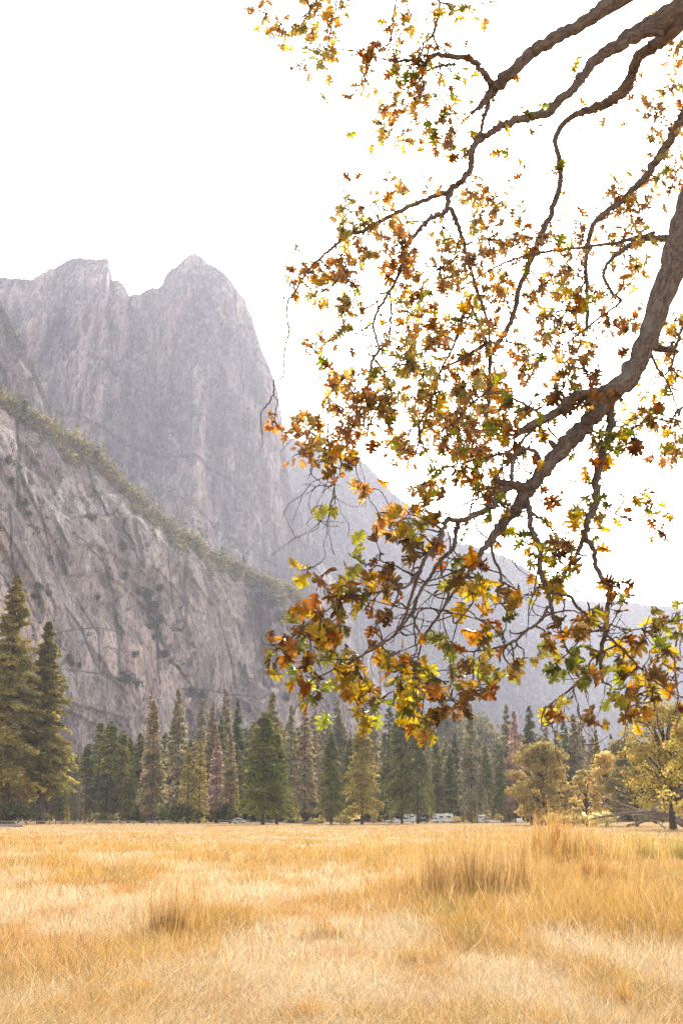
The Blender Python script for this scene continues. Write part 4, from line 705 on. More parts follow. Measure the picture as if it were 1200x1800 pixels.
G0 = 'conifers along the meadow edge'
T = [  # kind, colour, px, top, metres, width, label
 ('snag', '', 139, 1255, 430, .8, 'thin dark leafless conifer before the cliff, right of the two big pines'),
 ('tall', 'green', 150, 1308, 410, 1.15, 'green pine with a bare thin trunk just right of the big pines'),
 ('tall', 'green', 172, 1270, 420, 1.05, 'taller green pine in the bare trunked clump left of the pink topped snag'),
 ('tall', 'green', 192, 1268, 405, 1.2, 'leafiest green pine in the middle of the bare trunked clump'),
 ('tall', 'green', 212, 1284, 400, 1.1, 'green pine with leaning pale trunks at the right of the bare trunked clump'),
 ('slim', 'green', 226, 1300, 410, 1.2, 'narrow green conifer touching the left side of the olive brown fir'),
 ('slim', 'dark', 132, 1322, 450, 1.3, 'dark narrow conifer behind the right flank of the second big pine'),
 ('slim', 'red', 260, 1206, 430, .75, 'pink needled dead conifer poking out behind the olive brown fir'),
 ('fir', 'brown', 267, 1232, 385, 1.0, 'olive brown fir with a broad ragged crown before the pink dead conifer'),
 ('fir', 'grey', 311, 1210, 430, .95, 'pale grey green spire shaped fir right of the olive brown fir'),
 ('dense', 'olive', 330, 1312, 372, 1.1, 'low dense olive fir spreading in front of the pale spire'),
 ('dense', 'olive', 350, 1300, 376, .9, 'olive fir with frosted right side beside the pink dead tree'),
 ('slim', 'brown', 349, 1228, 480, 1.1, 'thin pinkish brown dying conifer standing behind the olive firs'),
 ('fir', 'brown', 370, 1232, 450, .8, 'slender brown fir just behind the pink dead tree'),
 ('dense', 'dark', 386, 1258, 440, .6, 'small dark green conifer tip above the pink dead tree'),
 ('fir', 'grey', 394, 1210, 465, .8, 'grey spire behind the small dark green tip'),
 ('fir', 'red', 380, 1290, 372, .95, 'pink dead conifer left of the broad green cedar'),
 ('fir', 'brown', 404, 1286, 368, .95, 'brown fir overlapping the right side of the pink dead tree'),
 ('fir', 'dark', 416, 1230, 440, .8, 'dark green spire just left of the broad green cedar'),
 ('slim', 'brown', 440, 1268, 470, .9, 'rusty thin conifer peeping from behind the broad green cedar'),
 ('broad', 'green', 462, 1252, 318, 1.0, 'broad green cedar standing forward on the meadow edge'),
 ('broad', 'green', 486, 1290, 324, .85, 'lower cedar with a thick trunk joined to the right of the broad green cedar'),
 ('fir', 'olive', 476, 1216, 400, 1.0, 'grey olive fir rising directly behind the broad green cedar'),
 ('fir', 'grey', 511, 1240, 440, .8, 'grey fir right of the broad green cedar'),
 ('fir', 'brown', 535, 1246, 420, 1.0, 'pale brown fir with a thick bare grey trunk between the two dark cedars'),
 ('slim', 'brown', 552, 1236, 450, 1.1, 'thin brown spire right of the pale brown fir'),
 ('slim', 'grey', 574, 1246, 455, 1.1, 'thin grey spire left of the paired dark cedars'),
 ('fir', 'grey', 592, 1228, 470, .8, 'grey spire above the paired dark cedars'),
 ('broad', 'dark', 582, 1288, 322, .72, 'dark cedar with twin stems, left of the pair over the yellow bush'),
 ('broad', 'olive', 636, 1274, 326, .92, 'dark olive cedar with a leaning trunk right of the yellow bush'),
 ('broad', 'dark', 615, 1300, 352, .6, 'dark cedar filling the space above the yellow bush'),
 ('fir', 'grey', 655, 1226, 450, .9, 'tall grey fir behind the cedar with the leaning trunk'),
 ('slim', 'dark', 683, 1232, 430, 1.2, 'dark slim spire left of the twin tall cedars'),
 ('broad', 'dark', 706, 1224, 362, .55, 'left one of the twin tall dark cedars behind the white pickup'),
 ('broad', 'dark', 734, 1230, 357, .6, 'right one of the twin tall cedars, with a thick trunk by the dark car'),
 ('fir', 'dark', 768, 1296, 400, 1.0, 'mid height dark fir above the motorhome'),
 ('young', 'dark', 792, 1318, 410, .9, 'dark conical young fir right of the motorhome'),
 ('young', 'dark', 802, 1288, 440, .7, 'pointed dark fir tip beside the tall grey brown fir'),
 ('fir', 'grey', 829, 1238, 420, .95, 'tall grey brown fir with dead lower boughs above the camper truck'),
 ('snag', '', 815, 1330, 395, .9, 'pale dead conifer with drooping bare boughs left of the camper truck'),
 ('snag', '', 838, 1345, 392, .9, 'second pale dead conifer with drooping boughs directly over the camper truck'),
 ('dense', 'dark', 855, 1312, 430, .8, 'dark fir right of the tall grey brown fir'),
 ('dense', 'dark', 880, 1306, 420, .8, 'dark fir between the camper truck and the golden oak'),
 ('fir', 'grey', 893, 1238, 455, .85, 'grey fir touching the left of the reddish fir'),
 ('fir', 'red', 908, 1250, 430, 1.0, 'reddish dying fir rising behind the left side of the golden oak'),
 ('fir', 'dark', 935, 1240, 450, 1.0, 'dark tall fir just right of the reddish fir'),
 ('fir', 'grey', 962, 1262, 470, .8, 'grey fir behind the top of the golden oak'),
 ('dense', 'dark', 981, 1284, 450, .7, 'small dark conifer tip above the right shoulder of the golden oak'),
 ('slim', 'dark', 997, 1264, 460, 1.2, 'dark slim spire right of the golden oak'),
 ('fir', 'grey', 1013, 1254, 465, .95, 'thick grey fir in the middle of the spires over the yellow saplings'),
 ('slim', 'grey', 1024, 1258, 470, 1.2, 'slim grey spire over the left yellow sapling'),
 ('snag', '', 1040, 1250, 440, .45, 'tall bare black pole of a dead conifer over the yellow saplings'),
 ('fir', 'olive', 1052, 1282, 470, .8, 'olive fir behind the bare black pole'),
 ('dense', 'dark', 1078, 1290, 440, .65, 'dark green pointed fir over the grey green oak'),
 ('slim', 'grey', 1107, 1270, 480, .9, 'thin grey spire above the grey green oak'),
 ('young', 'grey', 688, 1408, 372, .9, 'small pale young fir behind the white car'),
 ('young', 'grey', 764, 1400, 408, .9, 'small frosted young fir left of the motorhome'),
 ('young', 'grey', 853, 1386, 372, .85, 'small fir with pale bough tips right behind the camper truck'),
 ('young', 'dark', 834, 1406, 366, 1.2, 'squat dark green young fir left of the camper truck'),
 ('young', 'grey', 657, 1398, 378, .9, 'small pale fir at the foot of the cedar with the leaning trunk'),
 ('young', 'olive', 520, 1400, 372, 1.1, 'small olive fir in the gap right of the broad green cedar'),
 ('young', 'green', 250, 1388, 392, .7, 'small young green fir under the olive brown fir'),
 ('young', 'olive', 158, 1418, 385, .9, 'tiny bright young fir in front of the bare trunked clump'),
 ('snag', '', 134, 1372, 372, 1.3, 'short pale dead conifer with hanging boughs beside the brown kiosk'),
 ('young', 'olive', 20, 1400, 322, 1.3, 'small bright green young pine under the big pines at the left edge'),
 ('young', 'olive', 118, 1410, 335, 1.0, 'small dark young fir hugging the brown kiosk'),
]
for kd, co, px, top, D, w, lab in T: tree(kd, co, px, top, D, lab, 'dead_conifer' if kd == 'snag' else 'conifer_tree', w, G0)
# the crowded back rows of the forest
r = np.random.default_rng(5)
env = [(-80, 1250), (100, 1310), (240, 1290), (330, 1270), (420, 1265), (520, 1262), (620, 1262), (700, 1268), (760, 1300), (860, 1300), (930, 1285), (1000, 1285), (1060, 1300), (1120, 1310), (1300, 1320)]
for px in np.concatenate([np.arange(-90, 1300, 10.5), np.arange(-85, 1300, 16)]):
    px = px + r.normal() * 3; top = np.interp(px, [e[0] for e in env], [e[1] for e in env]) + r.random() * 55; D = 470 + r.random() * 90
    kd = ['fir', 'slim', 'dense', 'slim', 'fir'][int(r.integers(5))]; co = ['dark', 'grey', 'brown', 'dark', 'olive', 'grey'][int(r.integers(6))]
    if px < 330: lab = 'shaded conifer crowded behind the front trees on the left side of the forest'
    elif px < 680: lab = 'shaded conifer crowded behind the cedars in the middle of the forest'
    else: lab = 'shaded conifer crowded in the rows behind the vehicles and the golden oak'
    tree(kd, co, px, top, D, lab, 'conifer_tree', 1.45, 'back rows of the forest')

# ------------------------------------------------------------------ broadleaf trees at the right
LEAF = {'gold': leafy('oak_leaves_golden', (.42, .335, .115), .45, .05), 'yellow': leafy('sapling_leaves_yellow', (.68, .56, .22), .5, .05), 'sage': leafy('oak_leaves_sage', (.30, .27, .13), .45, .05),
        'lime': leafy('leaves_yellow_green', (.40, .33, .085), .5, .05), 'brush': leafy('brush_leaves', (.24, .21, .085), .40, .05), 'bush': leafy('bush_leaves_green', (.12, .135, .05), .4, .05), 'scrub': leafy('cliff_scrub_leaves', (.095, .10, .050), .35, .05)}
def broadleaf(px, top, D, W, mat, label, seed, name='oak_tree', cb=.22, nclump=60, per=70, ls=.55, stems=1, lean=0.0, narrow=1.0, sparse=0.0):
    """trunk that forks into limbs, and leaf clumps at the ends of the limbs and all through the crown"""
    r = np.random.default_rng(seed); b = at(px, 1441, D); H = at(px, top, D)[2]; e = thing(name, label, 'tree', (b[0], D, 0))
    R = W * D / FPX / 2; mb = MB(); C = []
    for k in range(nclump):
        z = cb + (1 - cb) * (r.random() ** .8) * .96; q = (z - cb) / (1 - cb)
        rad = R * math.sqrt(max(0.02, 1 - (abs(q - .42) / .62) ** 2.2)) * narrow; a = r.random() * 6.28; d = rad * r.random() ** .45
        C.append([math.cos(a) * d + lean * H * z, math.sin(a) * d, z * H])
    C = np.array(C); fork = np.array([lean * H * .3, 0, H * (cb + .08)])
    for s in range(stems):
        o = np.array([(s - (stems - 1) / 2) * .5, 0, -.1]); mb.tube(smooth_path([o, o * .7 + fork * .5, fork, fork + np.array([lean * H * .4, 0, H * .35]), np.array([lean * H * .9, 0, H * .92])], 4), np.linspace(1, .12, 17) * H * .026 / math.sqrt(stems), 8, .15)
    for c in C[::2]:
        st = fork + (c - fork) * 0 + np.array([lean * c[2] * .5, 0, max(0, (c[2] - fork[2]) * .45)]); m_ = (st + c) / 2 + r.normal(size=3) * H * .02 + np.array([0, 0, H * .03])
        mb.tube(smooth_path([st, m_, c], 3), np.linspace(.011, .003, 7) * H, 5, caps=False)
    mb.build('trunk', B_OAK, e, True)
    n = nclump * per; own = np.repeat(np.arange(nclump), per); cr = R * .27 * (.6 + .7 * r.random(nclump))
    off = unit(r.normal(size=(n, 3))) * (r.random(n) ** .5)[:, None]; off[:, 2] *= .62
    P = C[own] + off * cr[own][:, None]
    V, T_, Q = cards(P, unit(r.normal(size=(n, 3)) + np.array([0, 0, -.3])), ls * (.6 + .7 * r.random(n)), ls * .42 * (.6 + .6 * r.random(n)), r, 'quad')
    k = (.75 + .5 * r.random(nclump))[own] * (.8 + .4 * r.random(n)); c = np.stack([k * (1 + .15 * r.random(n)), k, k * (.8 + .3 * r.random(n))], 1)
    link('crown', raw_mesh(name + '_crown', V, T_, Q, np.repeat(c, 4, 0)), LEAF[mat], e); return e
broadleaf(955, 1306, 300, 112, 'gold', 'round golden brown oak with a dark trunk, standing alone before the firs', 1, cb=.10, nclump=120, per=90, ls=.6)
broadleaf(1030, 1352, 285, 46, 'yellow', 'bright yellow sapling touching the right side of the golden oak', 2, 'young_tree', .03, 50, 80, .5)
broadleaf(1066, 1318, 280, 52, 'yellow', 'taller pale yellow tree between the yellow sapling and the grey green oak', 3, 'young_tree', .04, 60, 90, .5)
broadleaf(1118, 1298, 270, 96, 'sage', 'grey green oak behind the fallen dead branches', 4, cb=.10, nclump=110, per=80, ls=.55)
broadleaf(1182, 1232, 205, 150, 'lime', 'nearer yellow green tree with open branches at the right edge', 5, 'young_tree', .14, 130, 64, .46, 2, -.05)
broadleaf(1236, 1262, 150, 130, 'lime', 'yellow green tree mostly outside the right edge of the picture', 6, 'young_tree', .12, 60, 60, .36, 1, .0)

def shrub(px, py, D, W, Hpx, mat, label, seed, name='bush', P0=None, group=None, n=260, ls=None):
    r = np.random.default_rng(seed); b = at(px, py, D) if P0 is None else P0; R = W * b[1] / FPX / 2; Hh = Hpx * b[1] / FPX; ls = ls or R * .22
    e = thing(name, label, 'bush', tuple(b), r.random() * 6, group); nc = 14
    C = np.stack([r.normal(size=nc) * R * .42, r.normal(size=nc) * R * .42, Hh * (.15 + .6 * r.random(nc))], 1); own = r.integers(nc, size=n)
    P = C[own] + unit(r.normal(size=(n, 3))) * (r.random(n) ** .5)[:, None] * np.array([R * .42, R * .42, Hh * .3]); P[:, 2] = np.maximum(P[:, 2], .02)
    V, T_, Q = cards(P, unit(r.normal(size=(n, 3)) + np.array([0, 0, .4])), ls * (.6 + .8 * r.random(n)), ls * .4 * (.6 + .6 * r.random(n)), r, 'quad')
    k = (.7 + .5 * r.random(nc))[own] * (.8 + .4 * r.random(n)); c = np.stack([k, k, k], 1)
    mb = MB()
    for c_ in C[:7]: mb.tube([[0, 0, -.05], [c_[0] * .5, c_[1] * .5, c_[2] * .6], list(c_)], np.array([.05, .035, .012]) * max(1, R * .5), 5, caps=False)
    mb.build('stem', B_OAK, e); link('foliage', raw_mesh('bush_foliage', V, None, Q, np.repeat(c, 4, 0)), LEAF[mat], e); return e
shrub(603, 1447, 338, 44, 17, 'yellow', 'rounded golden yellow bush under the paired cedars', 11, n=500)
for i, (px, py, D, W, Hh, m, lab) in enumerate([
  (15, 1444, 320, 70, 34, 'bush', 'dark green leafy bush at the foot of the tallest pine'), (45, 1445, 325, 40, 26, 'bush', 'green bush left of the bare reddish pine trunk'), (80, 1444, 325, 26, 15, 'brush', 'small bright bush just right of the bare reddish pine trunk'),
  (185, 1443, 392, 60, 10, 'brush', 'low pale bush under the bare trunked clump'), (310, 1443, 366, 80, 30, 'bush', 'wide dark green bush under the low olive firs'), (390, 1443, 366, 60, 34, 'bush', 'dark bush under the pink dead conifer'),
  (520, 1446, 362, 44, 9, 'brush', 'low yellowish bush right of the broad cedar trunks'), (560, 1447, 356, 30, 8, 'gold', 'small rusty bush by the pale parked vehicle'), (565, 1447, 345, 16, 14, 'lime', 'thin yellow green shoot left of the dark twin stems'),
  (803, 1443, 372, 26, 8, 'yellow', 'small yellow bush right of the motorhome'), (875, 1441, 384, 22, 9, 'lime', 'small yellow green bush right of the camper truck'), (1000, 1446, 262, 90, 10, 'gold', 'low golden brush right of the oak trunk'),
  (1060, 1446, 250, 80, 14, 'yellow', 'low yellow brush under the yellow trees'), (1150, 1446, 250, 90, 24, 'sage', 'grey green bush behind the fallen branches')]):
    shrub(px, py, D, W, Hh, m, lab, 20 + i)

# scrub on the cliffs: larger bushes one by one, the rest as cover
for i, (px, py, w) in enumerate([(165, 912, 20), (82, 1036, 18), (96, 1046, 15), (76, 1052, 17), (84, 1066, 15), (180, 1053, 11), (219, 964, 19), (225, 1014, 14), (250, 1044, 22), (263, 1050, 26), (272, 1070, 30), (282, 1035, 18), (285, 1088, 18), (270, 1104, 17), (276, 1124, 13), (291, 1152, 18), (246, 1152, 15), (140, 1164, 24), (156, 1172, 15), (116, 1142, 13), (232, 1198, 26), (250, 1208, 22), (340, 1220, 22), (361, 1224, 16), (95, 984, 13), (466, 1056, 30), (489, 1086, 22), (504, 1228, 20), (413, 872, 13), (480, 1064, 24), (20, 812, 22), (30, 850, 18), (52, 885, 16), (60, 905, 12), (60, 1130, 14), (100, 1210, 20), (92, 1240, 20)]):
    p = on_face('cliff', px, py); p = p + np.array([0, -w * p[1] / FPX * .22, -w * p[1] / FPX * .30])
    where = 'in the middle gully' if 215 < px < 300 and py < 1160 else 'near the left edge' if px < 130 else 'on the lower right slabs' if px > 320 else 'on the lower ledges'
    shrub(px, py, 0, w * 1.15, w * .95, 'scrub', 'dark green bush clinging to the grey granite cliff ' + where, 60 + i, 'cliff_bush', p, 'bushes on the cliff', 620)
def scrub_cover(name, face, n, pick, size, mat, label, seed, tall=1.0, spike=False):
    r = np.random.default_rng(seed); xs, P = SURF[face]; V = []; Cc = []; m = 48 if not spike else 30
    for _ in range(n):
        i, j = pick(r, len(xs), P.shape[0]); p = P[j, i] + np.array([0, -size * .2, 0]); s = size * (.35 + 1.25 * r.random() ** 1.6)
        if spike:
            h = r.random(m); q = np.stack([r.normal(size=m) * s * .26 * (1 - h), r.normal(size=m) * s * .26 * (1 - h), h * s * 2.2], 1); D = unit(r.normal(size=(m, 3)) + np.array([0, 0, .2])); l_ = s * .35
        else: q = r.normal(size=(m, 3)) * s * np.array([.42, .42, .26 * tall]) + np.array([0, 0, s * .25 * tall]); D = unit(r.normal(size=(m, 3)) + np.array([0, 0, .5])); l_ = s * .30
        v, _, Q = cards(p + q, D, l_ * (.6 + .7 * r.random(m)), l_ * .4 * (.6 + .6 * r.random(m)), r, 'quad'); V.append(v)
        k = (.40 + 1.0 * r.random()) * (.7 + .6 * r.random(m)); Cc.append(np.repeat(np.stack([k * (1 + .3 * (r.random() - .4)), k, k], 1), 4, 0))
    V = np.concatenate(V); tag(link(name, raw_mesh(name, V, None, np.arange(len(V)).reshape(-1, 4), np.concatenate(Cc)), mat), label, 'scrub', kind='stuff')
def pick_ledge(r, nx, ny):
    xs = SURF['cliff'][0]; u = -200 + 745 * r.random(); i = int(np.searchsorted(xs, u)); th = 34 if u < 500 else 20
    P = SURF['cliff'][1][:, i]; _, yy = proj(P); top = yy[-1]; d = (r.random() ** 1.5) * th * (.35 + 1.2 * vn(u / 26., 0.5, 3)); j = int(np.argmin(np.abs(yy - top - d))); return min(i, nx - 1), j
scrub_cover('ledge_scrub', 'cliff', 1050, pick_ledge, 5.4, LEAF['brush'], 'yellow green brush along the sloping top of the cliff', 1)
scrub_cover('ledge_conifers', 'cliff', 64, lambda r, nx, ny: (int(np.searchsorted(SURF['cliff'][0], -100 + 560 * r.random())), int(ny * (.945 + .055 * r.random())) - 1), 6.5, NEEDLE['dark'], 'little dark conifers dotted along the brushy cliff top', 2, spike=True)
scrub_cover('cliff_face_scrub', 'cliff', 260, lambda r, nx, ny: (int(nx * r.random()), int(ny * (.25 + .7 * r.random()))), 2.6, LEAF['scrub'], 'small dark plants dotted over the cliff face', 3)
scrub_cover('rib_scrub', 'cliff_buttress', 120, lambda r, nx, ny: (int(nx * r.random()), int(ny * (.93 + .07 * r.random())) - 1), 6, LEAF['scrub'], 'dark scrub on the crest of the narrow rib', 4, 1.6)
def pick_band(r, nx, ny):
    while True:
        i = int(nx * r.random()); j = int(ny * (.25 + .5 * r.random())); p = SURF['mountain'][1][j, i]
        if vn(p[0] / 120, p[2] / 60, 7) + .25 * vn(p[0] / 30, p[2] / 20, 8) > .72: return i, j
scrub_cover('mountain_trees', 'mountain', 420, pick_band, 8, NEEDLE['dark'], 'tiny far conifers on the ledges of the tall mountain', 5, spike=True)
scrub_cover('summit_trees', 'mountain', 34, lambda r, nx, ny: (int(nx * (.12 + .46 * r.random())), ny - 1 - int(2 * r.random())), 6, NEEDLE['dark'], 'tiny conifers along the mountain skyline', 6, spike=True)
scrub_cover('distant_forest', 'distant_mountain', 900, lambda r, nx, ny: (int(nx * r.random()), int(ny * (1 - .55 * r.random() ** 1.6)) - 1), 10, NEEDLE['dark'], 'far conifers on the hazy mountain shoulder', 7, spike=True)
scrub_cover('ridge_forest', 'distant_ridge', 1100, lambda r, nx, ny: (int(nx * r.random()), int(ny * (1 - .4 * r.random() ** 1.8)) - 1), 9, NEEDLE['dark'], 'farthest conifers serrating the low hazy ridge', 8, spike=True)
scrub_cover('hill_brush', 'hillside', 1500, lambda r, nx, ny: (int(nx * r.random()), int(ny * r.random())), 5, LEAF['brush'], 'yellow green brush covering the slope behind the conifers', 9)

# ------------------------------------------------------------------ meadow grass
def grass_mat():
    m, n, l, out = mat_new('dry_grass'); a = N(n, l, 'Attribute', attribute_name='tint')
    d = N(n, l, 'BsdfDiffuse', {'Color': a.outputs[0]}); t = N(n, l, 'BsdfTranslucent', {'Color': a.outputs[0]})
    s = N(n, l, 'MixShader', {0: .5, 1: d.outputs[0], 2: t.outputs[0]}); l.new(s.outputs[0], out.inputs[0]); return m
M_GRASS = grass_mat()
def blades(B, H, W, az, lean, bend, C, r):
    """grass stems: base points, heights, widths, the way they lean and how far they bow"""
    n = len(B); out = np.stack([np.cos(az), np.sin(az), 0 * az], 1); sa = r.random(n) * math.pi; S = np.stack([np.cos(sa), np.sin(sa), 0 * az], 1)
    up = np.array([0, 0, 1.0])
    def pt(s): return B + (H * s)[:, None] * up * (1 - (bend * s)[:, None] * .5) + out * (H * (lean * s + bend * s * s))[:, None]
    p1 = pt(np.full(n, .4)); p2 = pt(np.full(n, .75)); p3 = pt(np.full(n, 1.0)); w = W[:, None]
    V = np.stack([B - S * w, B + S * w, p1 - S * w * .9, p1 + S * w * .9, p2 - S * w * .65, p2 + S * w * .65, p3], 1).reshape(-1, 3)
    k = (np.arange(n) * 7)[:, None]
    Q = np.concatenate([k + np.array([[0, 1, 3, 2]]), k + np.array([[2, 3, 5, 4]])]); T = k + np.array([[4, 5, 6]])
    return V, T, Q, np.repeat(C, 7, 0)
PALE, STRAW, GOLD, RUSTY, OLIVE = (np.array(c) for c in ((.74, .595, .385), (.61, .435, .205), (.57, .345, .09), (.56, .28, .085), (.36, .31, .10)))
def meadow_grass():
    r = np.random.default_rng(3); NT = 175000
    y = 1438.5 + (r.random(NT) ** .85) * 470; d = 2.0 * FPX / (y - HZ); d = np.where(d > 330, 60 + 270 * r.random(NT), d)
    az = (r.random(NT) - .5) * 2 * (.31 + 4.0 / d); x = az * d
    gz = ground_h(x, d)
    f1 = .5 * fbm(x / 7, d / 14, 4, 51) + .5 * fbm(x / 2.4, d / 9, 4, 55); f1 = (f1 - .5) * 1.25 + .5; f2 = fbm(x / 1.1, d / 3.6, 4, 52); f3 = fbm(x / 16, d / 30, 3, 53)
    near = np.clip((26 - d) / 10, 0, 1); far = np.clip((d - 60) / 80, 0, 1)
    gold = np.clip((f1 - .44) * 6 + .50 - near * .55 + (f2 - .5) * 3.0, 0, 1); ol = np.clip((f2 - .60) * 9, 0, 1) * np.clip((f1 - .42) * 8, 0, 1) * .7; ru = np.clip((f2 - .54) * 7, 0, 1) * .9 + near * .10
    nb = 6; idx = np.repeat(np.arange(NT), nb); n = NT * nb
    B = np.stack([x[idx] + r.normal(size=n) * .06 * (1 + d[idx] / 60), d[idx] + r.normal(size=n) * .08 * (1 + d[idx] / 40), 0 * idx], 1); B[:, 2] = ground_h(B[:, 0], B[:, 1]) - .01
    hh = (.16 + .34 * np.clip((f1 - .35) * 3, 0, 1) + .12 * f3) * (1 - .35 * near); hh = hh[idx] * (.5 + .8 * r.random(n)); hh *= np.where(r.random(n) < .04, 1.7, 1)
    hh *= np.clip(1.25 - d[idx] / 260, .38, 1)
    low = r.random(n) < (.55 * near[idx] + .25); hh = np.where(low, hh * .8, hh); lean = np.where(low, .5 + r.random(n) * 1.3, r.random(n) * .35); bend = np.where(low, .2 * r.random(n), .5 * r.random(n))
    W = np.maximum(.0017, d[idx] * .00017) * (.6 + .8 * r.random(n)) * np.where(low, 1.15, 1)
    g = gold[idx] + r.normal(size=n) * .18; C = PALE + (STRAW - PALE) * np.clip(g * 2, 0, 1)[:, None]; C = C + (GOLD - C) * np.clip(g * 2 - .8, 0, 1)[:, None]
    C = C + (RUSTY - C) * (np.clip(ru[idx] + r.normal(size=n) * .2, 0, 1) * (~low) * .75)[:, None]; C = C + (OLIVE - C) * np.clip(ol[idx] + r.normal(size=n) * .1, 0, .9)[:, None]
    C = C + (PALE - C) * (low & (r.random(n) < .6))[:, None] * .8; C = C * (.58 + .62 * r.random(n))[:, None]
    st = (r.random(NT) < .05)[idx] & ~low; hh = np.where(st, hh * 1.5 + .10, hh); C = np.where(st[:, None], np.array([.50, .30, .12]) * (.7 + .6 * r.random(n))[:, None], C); lean = np.where(st, lean * .4, lean)
    V, T, Q, C = blades(B, hh, W, r.random(n) * 6.28, lean, bend, np.clip(C, 0, .9), r)
    tag(link('meadow_grass', raw_mesh('meadow_grass', V, T, Q, C), M_GRASS), 'dry straw and golden grass covering the meadow', 'grass', kind='stuff')
    # seed heads and chaff
    m = 120000; y = 1452 + (r.random(m) ** .8) * 440; d = 2.0 * FPX / (y - HZ); x = (r.random(m) - .5) * (.60 + 7.0 / d) * d; z = ground_h(x, d) + (.05 + .42 * r.random(m) ** 1.4)
    s = np.maximum(.006, d * .00038) * (.6 + .8 * r.random(m)); V, T, Q = cards(np.stack([x, d, z], 1), unit(r.normal(size=(m, 3)) + np.array([0, 0, 1.0])), s * 1.9, s * .42, r, 'quad')
    C = PALE + (GOLD - PALE) * (np.clip(fbm(x / 5, d / 5, 3, 51) * 2 - .6 + r.normal(size=m) * .2, 0, 1) * .8)[:, None]; C = np.where((r.random(m) < .22)[:, None], np.array([.30, .19, .09]), C); tag(link('seed_heads', raw_mesh('seed_heads', V, None, Q, np.repeat(np.clip(C * (.8 + .35 * r.random(m))[:, None], 0, .9), 4, 0)), M_GRASS), 'pale seed heads speckling the dry grass', 'grass', kind='stuff')
meadow_grass()
def grass_clump(px, py, wpx, hpx, n, cols, label, seed, spread=.5):
    r = np.random.default_rng(seed); D = 2.0 * FPX / (py - HZ); p = at(px, py, D); W = wpx * D / FPX; H = 1.3 * hpx * D / FPX
    n = int(n * 1.05); nt = max(5, n // 16); ct = np.stack([r.normal(size=nt) * W * .46, r.normal(size=nt) * max(W * spread, .3) * .42], 1); th = .55 + .45 * r.random(nt); ow = r.integers(nt, size=n); hk = (1 - .35 * np.clip(np.abs(ct[:, 0]) / W, 0, 1.2))
    B = np.zeros((n, 3)); B[:, :2] = ct[ow] + r.normal(size=(n, 2)) * W * .075; B[:, 2] = -.02
    h = H * th[ow] * hk[ow] * (.40 + .62 * r.random(n)); c = np.array([cols[i] for i in r.integers(len(cols), size=n)]) * (.55 + .6 * r.random(n))[:, None]
    c = c + (STRAW - c) * (r.random(n) < .15)[:, None] * .7
    w = np.maximum(.0022, D * .00020) * (.7 + .6 * r.random(n)); la = r.random(n) * 6.28
    V, T, Q, C = blades(B, h, w, la, r.random(n) * .20, .30 * r.random(n) ** 2, np.clip(c, 0, .9), r)
    m = n * 4; i = r.integers(n, size=m); s = .55 + .47 * r.random(m); P = B[i] + np.stack([0 * s, 0 * s, h[i] * s], 1) + np.stack([np.cos(la[i]), np.sin(la[i]), 0 * s], 1) * (h[i] * s * .13)[:, None] + r.normal(size=(m, 3)) * .016 * (1 + D / 60)
    sz = np.maximum(.010, D * .0005) * (.6 + .7 * r.random(m)); V2, _, Q2 = cards(P, unit(r.normal(size=(m, 3)) * .6 + np.array([0, 0, 1])), sz * 1.8, sz * .33, r, 'quad')
    o = link('grass_clump', raw_mesh('grass_clump', np.concatenate([V, V2]), T, np.concatenate([Q, Q2 + len(V)]), np.concatenate([C, np.repeat(np.clip(c[i] * (1.0 + .4 * r.random(m))[:, None], 0, .9), 4, 0)])), M_GRASS)
    o.location = (p[0], D, float(ground_h(np.array(p[0]), np.array(D)))); tag(o, label, 'grass clump', 'tall grass clumps')
BR = [np.array((.50, .30, .11)), np.array((.58, .36, .14)), np.array((.66, .45, .18)), np.array((.42, .26, .10))]; GO = [GOLD, RUSTY, STRAW, np.array((.52, .34, .10))]; RU = [RUSTY, np.array((.60, .34, .12)), GOLD]; GR = [OLIVE, np.array((.28, .25, .08)), GOLD]
